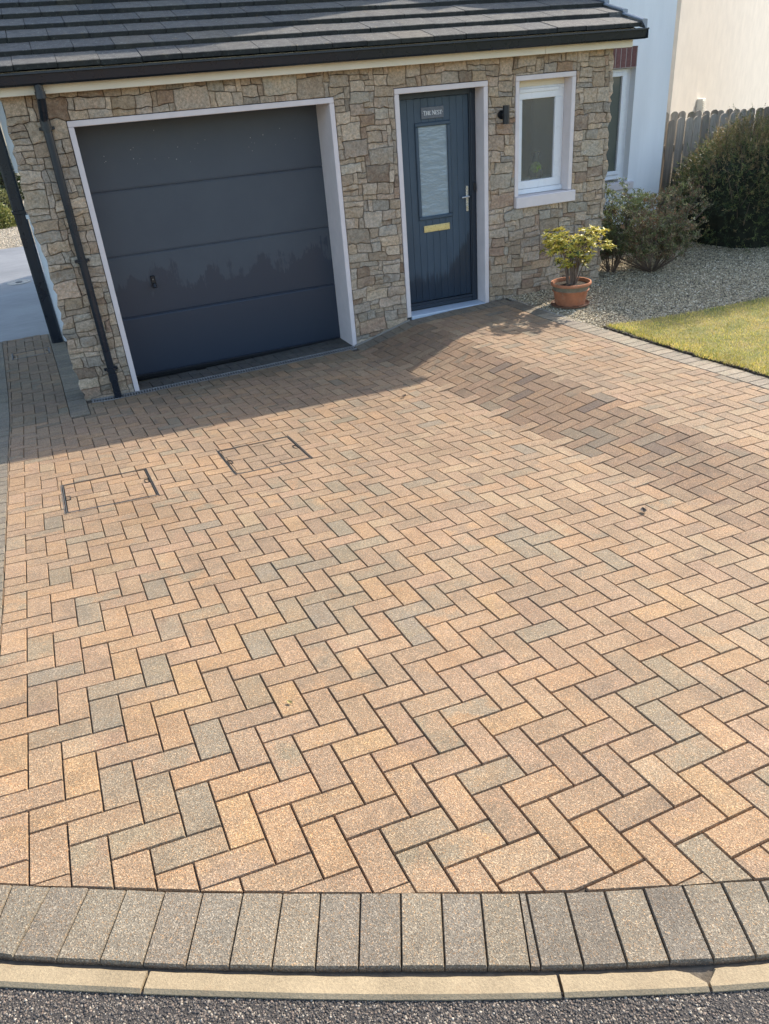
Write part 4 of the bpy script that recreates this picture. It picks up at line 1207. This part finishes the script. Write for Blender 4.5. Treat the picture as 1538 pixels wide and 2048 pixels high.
for k in range(ridge_k):
    y = RY0 + RB * k - .012; z = RZ0 + RA * k + .008; sl = (RA - .030) / RB
    m2 = MB(); V = []
    for (yy, zz) in ((y, z), (y + .36, z + .36 * sl)):
        V += [(5.735, yy, zz - .004), (5.735, yy, zz + .010), (5.752, yy, zz + .016), (5.795, yy, zz + .010), (5.797, yy, zz - .075), (5.790, yy, zz - .075)]
    F = [(q, q + 1, 6 + q + 1, 6 + q) for q in range(5)] + [(0, 1, 2, 3, 4, 5), (11, 10, 9, 8, 7, 6)]
    m2.add(V, F); m2.build('verge_cap', VRG, rf, fixn=True)
m2 = MB(); m2.tube([(-1.3, yk, zk + .0), (5.78, yk, zk + .0)], .09, 12); m2.build('ridge', TILE, rf)

# flanks and the taller house body behind ----------------------------------
m2 = MB()
m2.box(-.222, -.03, 7.93, 10.2, -1, 1.9); m2.box(5.38, 5.565, 7.93, 8.8, -1, 1.9)
m2.build('side_wall', RENDER, house)
m2 = MB()
# main front wall in pieces round the narrow window (x 6.02-6.80, z .31-1.577)
m2.box(5.60, 6.02, 8.80, 9.05, -1, 3.0); m2.box(6.80, 7.315, 8.80, 9.05, -1, 3.0)
m2.box(6.02, 6.80, 8.80, 9.05, -1, .30); m2.box(6.02, 6.80, 8.80, 9.05, 1.80, 3.0)
m2.box(7.065, 7.315, 9.05, 14.0, -1, 3.0)
m2.build('rendered_wall', RENDER, house)
m2 = MB(); m2.box(6.02, 6.80, 8.96, 9.05, 1.586, 1.80); lt = m2.build('lintel', m_plain('mortar_light', (.40, .33, .29), .9), house)
BRK = m_tint('red_brown_brick', .8, 40, .8, 1.2, .003, 120)
x = 6.045; first = None
while x < 6.80:
    m2 = MB(); x1 = min(x + .066, 6.798); m2.box(x, x1, 8.797, 8.955, 1.588, 1.797, .002, c=jit((.17, .075, .065), .12)); m2.build('brick', BRK, lt); x += .0755
m2 = MB(); m2.box(6.021, 6.799, 8.80, 8.96, 1.580, 1.7875); m2.build('lintel_mortar', m_plain('mortar_pale', (.42, .36, .32), .9), house)
w2 = MB(); ring(w2, 6.02, 6.735, .345, 1.575, .05, 8.87, 8.93, .004); ring(w2, 6.05, 6.70, .40, 1.54, .045, 8.855, 8.90, .005); w2.box(6.735, 6.80, 8.90, 8.94, .30, 1.58)
w2 = w2.build('side_window', WHITE, house)
t = NT('dark_window_glass'); t.b.inputs['Transmission Weight'].default_value = 0
DWG = t.done((.10, .115, .10), .05, None, spec=.9)
m2 = MB(); m2.box(6.09, 6.66, 8.885, 8.892, .44, 1.50); m2.build('pane', DWG, w2)
m2 = MB(); m2.box(5.95, 6.86, 8.74, 8.90, .225, .312, .006); m2.build('side_window_sill', TRIM, house)
m2 = MB(); m2.add([(5.5, 8.5, 2.96), (7.45, 8.5, 2.96), (7.45, 11.5, 5.0), (5.5, 11.5, 5.0), (5.5, 8.5, 3.05), (7.45, 8.5, 3.05), (7.45, 11.5, 5.1), (5.5, 11.5, 5.1)],
                  [(0, 3, 2, 1), (4, 5, 6, 7), (0, 1, 5, 4), (1, 2, 6, 5), (2, 3, 7, 6), (3, 0, 4, 7)]); m2.build('main_roof', TILE, house)
m2 = MB(); m2.box(.3, 6.0, 9.62, 15.5, 2.4, 5.62); m2.build('upper_storey', RENDER, house)
m2 = MB(); m2.box(-.405, -.15, 10.2, 15, -1.0, .62); m2.box(-.405, -.15, 10.2, 15, 1.08, 3.2); m2.build('rear_wall', RENDER, house)
m2 = MB(); m2.box(-.36, -.15, 10.24, 15, .62, 1.08); m2.build('rear_window_frame', m_plain('brown_upvc', (.20, .15, .11), .5), house)
m2 = MB(); m2.box(-.428, -.39, 10.17, 10.4, .60, .645, .004); m2.build('rear_sill', RENDER, house)
m2 = MB(); m2.box(-.545, -.415, 10.16, 10.28, -.86, 3.2, .02); m2.build('rear_downpipe', GUT, house)
m2 = MB(); m2.box(-.555, -.405, 10.15, 10.29, .66, .70, .004); m2.build('pipe_collar', GUT, house)

# vase -------------------------------------------------------------------
vz = empty('vase', (4.84, 7.86, .622), 'dark vase with a green flower head seen blurred behind the frosted window', 'vase')
m2 = MB(); m2.lathe([(.0, .0), (.06, .0), (.082, .04), (.078, .10), (.04, .16), (.03, .21), (.045, .26), (.04, .262), (.024, .21)], 4.84, 7.845, .623, 24, (.02, .02, .02)); m2.build('body', m_plain('vase_glaze', (.02, .022, .02), .25), vz, smooth=True)
V = []; F = []; rr = random.Random(8)
pp = []
for q in range(260):
    a, b = rr.uniform(0, 6.283), math.acos(rr.uniform(-1, 1)); r = .05 * rr.uniform(.75, 1.05)
    pp.append((4.81 + r * math.sin(b) * math.cos(a), 7.795 + r * math.sin(b) * math.sin(a), .735 + r * math.cos(b)))
V_, F_, C_ = pebbles(np.array(pp), np.full(260, .012), np.array([[.30, .42, .08]]) * np.random.default_rng(1).uniform(.6, 1.3, (260, 1)), 1, 3)
bulk('flower_head', V_, F_, C_, CHIP, vz, origin=(4.81, 7.80, .69), kind=None)

# ------------------------------------------------------------------ neighbour house
nb_ = empty('neighbour_house', (12, 13, -.9), 'tall cream rendered house beyond the fence, catching the sun on its wall', 'house')
t = NT('cream_render')
st = t.scaled((1, 1, .12))
c = t.mix(1.0, (.76, .68, .57), t.ramp(t.noise(3, 5, .6), [(.3, .94), (.7, 1.05)]), 'MULTIPLY')
st2 = t.scaled((6, 6, .35))
c = t.mix(t.ramp(t.noise(2.2, 5, .75, st2), [(.62, 0.0), (.76, .45)]), c, (.40, .35, .28))
CRW = t.done(c, .9, t.bump(t.noise(150, 3, .7), .004), spec=.2)
ROT = Matrix.Translation((10.65, 12, 0)) @ Matrix.Rotation(math.atan2(.6, .8), 4, 'Z')
m2 = MB(); m2.box(-1.95, 13, 0, 7, -1.1, 6.2, xf=ROT); m2.build('cream_wall', CRW, nb_)
m2 = MB(); m2.box(-2.1, 13.3, -.3, 7.3, 6.205, 6.4, xf=ROT); m2.build('roof', TILE, nb_)
VW = m_plain('vent_plastic', (.74, .71, .62), .5, var=.05)
vt = MB(); vt.box(-.12, .12, -.10, -.002, .770, .990, .006, xf=ROT); vt = vt.build('vent', VW, nb_)
m2 = MB()
for k in range(6): m2.box(-.10, .10, -.112, -.101, .800 + k * .028, .812 + k * .028, .003, xf=ROT)
m2.build('louvre', m_plain('louvre_shade', (.50, .47, .40), .6), vt)

# ------------------------------------------------------------------ picket fences
t = NT('weathered_wood')
oi = t.n('ShaderNodeObjectInfo')
st = t.scaled((22, 22, 1.2))
c = t.ramp(oi.outputs['Random'], [(0, (.30, .26, .21)), (.5, (.38, .33, .265)), (1, (.24, .20, .155))])
c = t.mix(1.0, c, t.ramp(t.noise(2.2, 6, .7, st), [(.3, .65), (.7, 1.3)]), 'MULTIPLY')
c = t.mix(t.ramp(t.noise(6, 4, .7), [(.55, 0.0), (.7, .6)]), c, (.19, .19, .10))
WOOD = t.done(c, .85, t.bump(t.noise(3, 6, .7, st), .006), spec=.25)
def fence(name_label, x0, x1, y, ztop, pitch=.1462, wd=.122, zbot=-.85):
    t = empty('picket_fence', ((x0 + x1) / 2, y, zbot), name_label, 'fence', 'weathered picket fences')
    mb = MB(); r = wd / 2
    prof = [(-r, 0), (r, 0)] + [(r * math.cos(R(a)), 1.72 + r * .85 * math.sin(R(a))) for a in range(0, 181, 22)]
    n = len(prof)
    V = [(x, -.011, z) for x, z in prof] + [(x, .011, z) for x, z in prof]
    mb.add(V, [tuple(range(n)), tuple(reversed(range(n, 2 * n)))] + [(q, n + q, n + (q + 1) % n, (q + 1) % n) for q in range(n)])
    pk = mb.build('picket', WOOD, t, origin=(0, 0, 0), fixn=True)
    x = x0; i = 0; rf_ = random.Random(int(y * 10))
    while x < x1:
        o = pk if i == 0 else pk.copy()
        if i: col.objects.link(o)
        o.parent = t; o.location = Vector((x, y + rf_.uniform(-.004, .004), ztop(x) - 1.77 + rf_.uniform(-.012, .012))) - Vector(t.location)
        o.rotation_euler = (0, rf_.uniform(-.015, .015), 0); x += pitch; i += 1
    for zz in (.62, -.05, -.65):
        m2 = MB(); m2.box(x0 - .1, x1, y + .014, y + .054, ztop((x0 + x1) / 2) - .97 + zz - .045 + .0, ztop((x0 + x1) / 2) - .97 + zz + .045, .004); m2.build('rail', WOOD, t)
    m2 = MB(); m2.box(x0 - .17, x0 - .08, y - .01, y + .08, zbot, ztop(x0) + .05, .006); m2.build('post', WOOD, t)
    return t
fence('lower grey picket fence right against the corner of the white wall', 7.652, 9.0, 9.1, lambda x: .945)
fence('long weathered picket fence with round tops in front of the cream house', 8.20, 13.5, 10.2, lambda x: .945 - .045 * (x - 8.8))

# ------------------------------------------------------------------ plants
def m_leaf(name, rough=.5, trans=.25):
    t = NT(name)
    c = t.attr('tint')
    t.b.inputs['Subsurface Weight'].default_value = 0
    m = t.done(c, rough, None, spec=.4)
    tr = t.n('ShaderNodeBsdfTranslucent'); t.l(c, tr.inputs[0])
    mx = t.n('ShaderNodeMixShader'); mx.inputs[0].default_value = trans
    t.l(t.b.outputs[0], mx.inputs[1]); t.l(tr.outputs[0], mx.inputs[2]); t.l(mx.outputs[0], t.out.inputs[0])
    return m
LEAF = m_leaf('leaf'); LEAFG = m_leaf('glossy_leaf', .38, .3); BARK = m_plain('twig_bark', (.15, .11, .08), .9, var=.3, nscale=40, bump=.002)
def leaves(P, D, L, Wd, cols, seed):
    """rhombic leaves at P pointing along D"""
    n = len(P); gg = np.random.default_rng(seed)
    D = D / np.linalg.norm(D, axis=1)[:, None]
    r = gg.normal(size=(n, 3)); s_ = np.cross(D, r); s_ /= np.linalg.norm(s_, axis=1)[:, None]; u = np.cross(s_, D)
    L_ = L[:, None]; W_ = Wd[:, None]
    v0 = P; v1 = P + D * L_ * .45 + s_ * W_ + u * W_ * .25; v2 = P + D * L_ - u * L_ * .08; v3 = P + D * L_ * .45 - s_ * W_ + u * W_ * .25
    V = np.stack([v0, v1, v2, v3], 1).reshape(-1, 3); o = (np.arange(n) * 4)[:, None]
    F = np.concatenate([np.concatenate([o, o + 1, o + 2], 1), np.concatenate([o, o + 2, o + 3], 1)])
    return V, F, np.repeat(cols, 4, axis=0)
def lumps(D, gg, k=14):
    c_ = gg.normal(size=(k, 3)); c_ /= np.linalg.norm(c_, axis=1)[:, None]
    return (np.maximum(0, D @ c_.T - .72) * gg.uniform(.3, 1.0, k)).sum(1)

# big hedge
hd = empty('hedge', (8.6, 8.1, -.62), 'big dark green conifer hedge with brownish tips in front of the fence', 'hedge')
ells = [((8.20, 8.26, -.02), (.88, .85, .98), 52000), ((9.05, 7.85, .05), (1.0, .95, 1.02), 48000), ((10.2, 7.35, .05), (1.15, .95, 1.05), 16000)]
Vs = []; Fs = []; Cs = []; off = 0
for q, (c_, r_, n) in enumerate(ells):
    gg = np.random.default_rng(20 + q)
    D = gg.normal(size=(n, 3)); D[:, 2] = np.abs(D[:, 2]) * np.where(gg.random(n) < .25, -1, 1); D /= np.linalg.norm(D, axis=1)[:, None]
    lp_ = lumps(D, np.random.default_rng(50 + q), 26)
    rad = .82 + .62 * lp_ + gg.normal(size=n) * .04 - np.abs(gg.normal(size=n)) * .12 + (gg.random(n) < .12) * gg.random(n) * .16
    P = np.array(c_) + D * np.array(r_) * rad[:, None]
    ok = P[:, 2] > -.63
    P = P[ok]; D_ = D[ok]; gg2 = np.random.default_rng(q)
    m = len(P) // 11; P = P[:m]; D_ = D_[:m]; K = 13                   # m sprays of K needles each
    tw = D_ * .75 + gg2.normal(size=(m, 3)) * .42 + np.array([0, 0, .30]); tw /= np.linalg.norm(tw, axis=1)[:, None]
    ln = gg2.uniform(.06, .17, m)
    tone = gg2.random(m); cl = np.sin(P[:, 0] * 7 + np.sin(P[:, 2] * 6) * 2) * np.sin(P[:, 1] * 6 + P[:, 2] * 5) * .5 + .5
    br = np.clip((P[:, 2] - .05) * 1.1, 0, 1) * .50 + .14
    col_ = np.where((tone < br)[:, None], np.array([[.27, .20, .09]]), np.where((tone < .48 + .34 * cl)[:, None], np.array([[.045, .070, .024]]), np.array([[.15, .17, .055]])))
    col_ = np.repeat(col_ * gg2.uniform(.55, 1.45, (m, 1)), K, axis=0)
    u = np.tile(np.linspace(.05, 1, K), m)[:, None]
    PP = np.repeat(P, K, axis=0) + np.repeat(tw * ln[:, None], K, axis=0) * (u - .4)
    DD = np.repeat(tw, K, axis=0) * .8 + gg2.normal(size=(m * K, 3)) * .55
    n = m * K
    V_, F_, C_ = leaves(PP, DD, gg2.uniform(.018, .042, n), gg2.uniform(.0022, .0045, n), col_ * gg2.uniform(.8, 1.2, (n, 1)), q)
    Vs.append(V_); Fs.append(F_ + off); Cs.append(C_); off += len(V_)
bulk('foliage', np.concatenate(Vs), np.concatenate(Fs), np.concatenate(Cs), LEAF, hd, origin=(8.6, 8.1, -.6))
mb = MB(); r7 = random.Random(2)
for c_, r_, n in ells:
    for q in range(70):
        a = r7.uniform(0, 6.28); e = r7.uniform(-.1, 1.4); b0 = Vector((c_[0] + .35 * r_[0] * math.cos(a), c_[1] + .35 * r_[1] * math.sin(a), -.62))
        tip = Vector((c_[0] + r_[0] * .97 * math.cos(a) * math.cos(e), c_[1] + r_[1] * .97 * math.sin(a) * math.cos(e), c_[2] + r_[2] * .97 * math.sin(e)))
        mid = b0.lerp(tip, .5) + Vector((r7.uniform(-.1, .1), r7.uniform(-.1, .1), .1))
        mb.tube([b0, mid, tip], [.012, .007, .002], 4)
mb.build('branches', BARK, hd)
mb = MB()
for c_, r_, n in ells: mb.lathe([(.01, -.62 - c_[2]), (r_[0] * .62, -.60 - c_[2]), (r_[0] * .74, -.1), (r_[0] * .62, r_[2] * .40), (r_[0] * .3, r_[2] * .62), (.01, r_[2] * .68)], c_[0], c_[1], c_[2], 16, (.02, .022, .012), .08)
mb.build('inner_growth', m_tint('inner_growth', .95, 8, .5, 1.5, .05, 12), hd)

# unseen tall clipped hedge, added right of the frame to shade the gravel
th = empty('shade_hedge', (12.6, 9.1, -.62), 'unseen tall clipped evergreen hedge, added right of the gravel bed to shade it', 'hedge')
hx0, hx1, hy0, hy1, hz = 10.3, 15.5, 8.08, 9.5, 3.86
mb = MB(); mb.box(hx0 + .12, hx1 - .12, hy0 + .12, hy1 - .12, -.62, hz - .10, c=(.02, .024, .012)); mb.build('inner_growth', m_tint('shade_hedge_core', .95, 8, .5, 1.5, .05, 12), th)
gg = np.random.default_rng(90); n = 42000
f_ = gg.choice(4, n, p=[.42, .25, .18, .15]); u = gg.random((n, 2)); k = gg.normal(size=n) * .05
P = np.where((f_ == 0)[:, None], np.stack([hx0 + (hx1 - hx0) * u[:, 0], hy0 + .06 + k, -.6 + (hz + .6) * u[:, 1]], -1),
    np.where((f_ == 1)[:, None], np.stack([hx0 + (hx1 - hx0) * u[:, 0], hy0 + (hy1 - hy0) * u[:, 1], hz - .06 + k * .5], -1),
    np.where((f_ == 2)[:, None], np.stack([hx0 + .06 + k, hy0 + (hy1 - hy0) * u[:, 0], -.6 + (hz + .6) * u[:, 1]], -1),
             np.stack([hx0 + (hx1 - hx0) * u[:, 0], hy1 - .06 + k, -.6 + (hz + .6) * u[:, 1]], -1))))
N_ = np.array([[0, -1, .3], [0, 0, 1], [-1, 0, .3], [0, 1, .3]])[f_]
cc = np.array([[.035, .055, .02], [.055, .075, .025], [.09, .10, .035]])[gg.integers(0, 3, n)] * gg.uniform(.6, 1.4, (n, 1))
V_, F_, C_ = leaves(P, N_ + gg.normal(size=(n, 3)) * .6, gg.uniform(.03, .06, n), gg.uniform(.006, .013, n), cc, 91)
bulk('foliage', V_, F_, C_, LEAF, th, origin=(12.6, 9.1, -.6))

def shrub(name, label, base, H, Rr, nst, nlf, seed, pal, lsz=(.018, .032), leafz=.12, sq=1.0, group=None):
    t = empty(name, base, label, 'shrub', group)
    r = random.Random(seed); mb = MB(); tips = []; B = Vector(base)
    for q in range(nst):
        a = 6.283 * q / nst + r.uniform(-.4, .4); sp = r.uniform(.25, 1.0)
        tip = B + Vector((math.cos(a) * Rr * sp, math.sin(a) * Rr * sp * sq, H * r.uniform(.45, 1.0) * (1 - .22 * sp)))
        m1 = B.lerp(tip, .30) + Vector((math.cos(a), math.sin(a), 0)) * Rr * .38 * sp
        m3 = B.lerp(tip, .7) + Vector((r.uniform(-.04, .04), r.uniform(-.04, .04), .02))
        pts = [B + Vector((math.cos(a) * .03, math.sin(a) * .03, -.02)), m1, m3, tip]
        mb.tube(pts, [.0065, .0048, .003, .0012], 5)
        for k in range(9):
            s = r.uniform(.0, .95); p = pts[1].lerp(pts[2], s) if s < .6 else pts[2].lerp(tip, (s - .6) / .4)
            d = Vector((r.gauss(0, 1), r.gauss(0, 1), r.uniform(.1, 1.2))).normalized() * r.uniform(.10, .26) * (H / 1.0)
            e = p + d; mb.tube([p, p.lerp(e, .5) + Vector((0, 0, .01)), e], [.003, .002, .001], 3); tips.append((p, e))
            for z in range(3):
                u = p.lerp(e, r.uniform(.4, 1)); e2 = u + Vector((r.gauss(0, 1), r.gauss(0, 1), r.uniform(0, 1))).normalized() * r.uniform(.04, .10)
                mb.tube([u, e2], [.0016, .0008], 3); tips.append((u, e2))
    mb.build('stems', BARK, t)
    gg = np.random.default_rng(seed)
    idx = gg.integers(0, len(tips), nlf); A_ = np.array([list(tips[i][0]) for i in idx]); E_ = np.array([list(tips[i][1]) for i in idx])
    u = gg.random((nlf, 1)) ** .6; P = A_ + (E_ - A_) * u + gg.normal(size=(nlf, 3)) * .010
    keep = (P[:, 2] - base[2]) / H > leafz * gg.random(nlf) * 1.2
    P = P[keep]; n = len(P); D = (E_ - A_)[keep] * 6 + gg.normal(size=(n, 3)) * .8 + np.array([0, 0, .4])
    pal_ = np.array(pal); cc = pal_[(idx[keep] * 7 + (gg.random(n) < .3)) % len(pal_)] * gg.uniform(.6, 1.35, (n, 1)) * (.6 + .8 * ((idx[keep] * 37 % 101) / 101))[:, None]
    V_, F_, C_ = leaves(P, D, gg.uniform(*lsz, n), gg.uniform(lsz[0] * .22, lsz[1] * .26, n), cc, seed)
    bulk('foliage', V_, F_, C_, LEAF, t, origin=base)
    return t
PALS = [(.15, .18, .065), (.19, .21, .085), (.24, .18, .10), (.25, .145, .085), (.17, .18, .09), (.34, .29, .16)]
gzz = ground_z(5.87, 7.74)
shrub('shrub', 'slim twiggy shrub growing tight against the right end of the stone wall', (5.90, 7.80, gzz), 1.06, .40, 20, 9500, 31, PALS[:2] + PALS[:5], group='twiggy shrubs on the gravel')
shrub('shrub', 'wider twiggy shrub with reddish leaves between the slim shrub and the dark hedge', (6.28, 7.56, gzz), 1.02, .66, 40, 26000, 37, PALS, group='twiggy shrubs on the gravel')

# potted plant
px_, py_ = 4.735, 6.93; pz = ground_z(px_, py_) + .004
pot = empty('potted_plant', (px_, py_, pz), 'round terracotta pot holding a bushy yellow-green shrub on the gravel', 'potted plant')
t = NT('terracotta')
c = t.mix(1.0, t.attr('tint'), t.ramp(t.noise(16, 5, .7), [(.3, .72), (.7, 1.2)]), 'MULTIPLY')
c = t.mix(t.ramp(t.noise(10, 5, .75), [(.56, 0.0), (.72, .55)]), c, (.32, .29, .21))
TERRA = t.done(c, .8, t.bump(t.noise(90, 4), .003), spec=.3)
TC = (.40, .155, .075)
m2 = MB(); m2.lathe([(.0, .012), (.148, .012), (.150, .014), (.172, .12), (.180, .152), (.188, .154), (.190, .162), (.183, .166)], px_, py_, pz, 48, TC); m2.build('pot_body', TERRA, pot, smooth=False)
m2 = MB(); m2.lathe([(.183, .166), (.192, .212)], px_, py_, pz, 48, (.20, .17, .115)); m2.build('pot_band', TERRA, pot)
m2 = MB(); m2.lathe([(.192, .212), (.207, .214), (.210, .226), (.207, .240), (.192, .240), (.186, .22), (.184, .20)], px_, py_, pz, 48, (.44, .18, .09)); m2.build('pot_rim', TERRA, pot)
m2 = MB(); m2.lathe([(.0, .0), (.175, .0), (.198, .008), (.200, .022), (.190, .022), (.170, .010), (0, .010)], px_, py_, pz, 44, (.17, .085, .05)); m2.build('saucer', TERRA, pot)
m2 = MB(); m2.lathe([(.0, .218), (.10, .213), (.187, .205)], px_, py_, pz, 24, (.05, .035, .022)); m2.build('compost', m_tint('compost', .95, 60, .6, 1.4, .02, 60), pot)
mb = MB(); r8 = random.Random(12); ros = []
B = Vector((px_, py_, pz + .21))
for q in range(17):
    a = 6.283 * q / 17 + r8.uniform(-.3, .3); sp = r8.uniform(.2, 1)
    top = B + Vector((math.cos(a) * .25 * sp, math.sin(a) * .20 * sp, .37 + .08 * (1 - sp) + r8.uniform(-.03, .03)))
    m1 = B.lerp(top, .5) + Vector((r8.uniform(-.03, .03), r8.uniform(-.03, .03), 0))
    mb.tube([B + Vector((math.cos(a) * .04, math.sin(a) * .04, -.02)), m1, top], [.008, .006, .004], 6)
    for k in range(8):
        a2 = a + r8.uniform(-1.3, 1.3); l = r8.uniform(.07, .19)
        e = top + Vector((math.cos(a2) * l, math.sin(a2) * l * .9, r8.uniform(-.06, .12)))
        mb.tube([top, top.lerp(e, .5) + Vector((0, 0, .01)), e], [.0035, .003, .002], 4); ros.append((e, (e - top)))
    for k in range(2):
        p = m1.lerp(top, r8.uniform(-.3, .6)); e = p + Vector((r8.uniform(-.12, .12), r8.uniform(-.12, .12), r8.uniform(-.01, .05)))
        mb.tube([p, e], [.003, .0015], 4); ros.append((e, e - p))
mb.build('stems', BARK, pot)
Vl, Fl, Cl = [], [], []; gg = np.random.default_rng(6); o_ = 0
for e, d in ros:
    d = d.normalized() * .4 + Vector((0, 0, 1)); d.normalize()
    a1 = d.orthogonal().normalized(); b1 = d.cross(a1); nl = r8.randrange(12, 18)
    hb = max(0, min(1, (e.z - (pz + .45)) / .16))
    for k in range(nl):
        t_ = 6.283 * k / nl + r8.uniform(-.3, .3); el = r8.uniform(-.25, .75)
        D = (a1 * math.cos(t_) + b1 * math.sin(t_)) * math.cos(el) + d * math.sin(el)
        Lf = r8.uniform(.036, .062); Wf = Lf * r8.uniform(.13, .17)
        sd_ = D.cross(d); sd_.normalize(); up = sd_.cross(D)
        pts = [e, e + D * Lf * .35 + sd_ * Wf + up * .003, e + D * Lf * .72 + sd_ * Wf * .75 - up * .003, e + D * Lf - up * Lf * .16, e + D * Lf * .72 - sd_ * Wf * .75 - up * .003, e + D * Lf * .35 - sd_ * Wf + up * .003, e + D * Lf * .38 - up * .003, e + D * Lf * .72 - up * .008]
        r_ = r8.random()
        cc = (.66, .56, .11) if r_ < .48 + .35 * hb else (.34, .34, .07) if r_ < .85 else (.12, .15, .04)
        j = r8.uniform(.75, 1.25); cc = tuple(v * j for v in cc)
        Vl += [tuple(p) for p in pts]; Cl += [cc] * 8
        Fl += [(o_, o_ + 1, o_ + 6), (o_ + 1, o_ + 2, o_ + 7), (o_ + 1, o_ + 7, o_ + 6), (o_ + 2, o_ + 3, o_ + 7), (o_, o_ + 6, o_ + 5), (o_ + 6, o_ + 7, o_ + 5), (o_ + 5, o_ + 7, o_ + 4), (o_ + 7, o_ + 3, o_ + 4)]
        o_ += 8
bulk('foliage', Vl, Fl, np.array(Cl), LEAFG, pot, origin=(px_, py_, pz))

# far garden plants on the left, seen past the side of the house
def mound(label, c_, r_, n, pal, seed, sz=(.04, .08)):
    t = empty('garden_bush', (c_[0], c_[1], -.92), label, 'bush')
    gg = np.random.default_rng(seed); D = gg.normal(size=(n, 3)); D[:, 2] = np.abs(D[:, 2]); D /= np.linalg.norm(D, axis=1)[:, None]
    rad = .85 + .5 * lumps(D, np.random.default_rng(seed + 1)) - np.abs(gg.normal(size=n)) * .12
    P = np.array(c_) + D * np.array(r_) * rad[:, None]
    pal = np.array(pal); cc = pal[gg.integers(0, len(pal), n)] * gg.uniform(.6, 1.4, (n, 1))
    V_, F_, C_ = leaves(P, D + gg.normal(size=(n, 3)) * .7, gg.uniform(*sz, n), gg.uniform(sz[0] * .3, sz[1] * .3, n), cc, seed)
    bulk('foliage', V_, F_, C_, LEAF, t, origin=(c_[0], c_[1], -.92))
    m2 = MB(); m2.lathe([(.01, 0), (r_[0] * .7, .02), (r_[0] * .72, r_[2] * .4), (r_[0] * .3, r_[2] * .72), (.01, r_[2] * .75)], c_[0], c_[1], c_[2], 12, (.02, .025, .012)); m2.build('inner_growth', m_tint('bush_core', .95, 8, .5, 1.4, .03, 10), t)
mound('low yellow-green bush on the sunlit gravel, the nearer one at the left edge', (-1.92, 23.6, -.92), (.62, .6, .62), 5000, [(.20, .22, .05), (.12, .15, .04), (.28, .26, .08)], 61)
mound('paler low bush on the sunlit gravel, behind the nearer one at the left edge', (-2.0, 26.5, -.92), (.75, .6, .75), 5000, [(.26, .25, .10), (.14, .16, .05)], 63)
mound('tall dark bush beyond the gravel at the left edge of the picture', (-3.2, 31, -.92), (2.1, 1.5, 2.6), 14000, [(.035, .055, .02), (.05, .07, .025), (.02, .03, .012)], 65, (.08, .16))

# small litter
DRY = m_tint('dry_leaf', .8, 60, .7, 1.3, 0)
def dry(label, a, b, sz, rot, c_=(.17, .09, .045)):
    p = S(a, b, .002); t = []; V = []
    for k in range(7):
        s = k / 6; w_ = sz * .32 * math.sin(math.pi * min(1, s * .95 + .03)); z = .004 + .012 * (s - .5) ** 2 * 4 * sz / .05
        V += [(sz * (s - .5), -w_, z + w_ * .5), (sz * (s - .5), 0, z), (sz * (s - .5), w_, z + w_ * .6)]
    ca, sa = math.cos(rot), math.sin(rot)
    V = [(p[0] + x * ca - y * sa, p[1] + x * sa + y * ca, p[2] + z) for x, y, z in V]
    mb = MB(); F = []
    for k in range(6):
        for q in range(2): F.append((k * 3 + q, k * 3 + q + 1, (k + 1) * 3 + q + 1, (k + 1) * 3 + q))
    mb.add(V, F, c_); o = mb.build('dry_leaf', DRY, label=label, cat='leaf')
dry('curled dark dry leaf on the pavers near the edge of the house shadow', 29.23, 35.66, .055, .6, (.10, .06, .035))
dry('small dark leaf scrap in a paver joint at the right of the drive', 30.25, 8.25, .05, 1.1, (.06, .045, .035))

dry('tiny yellowish leaf lying on a tan paver in the middle foreground', 8.47, 1.64, .024, 2.2, (.30, .24, .09))
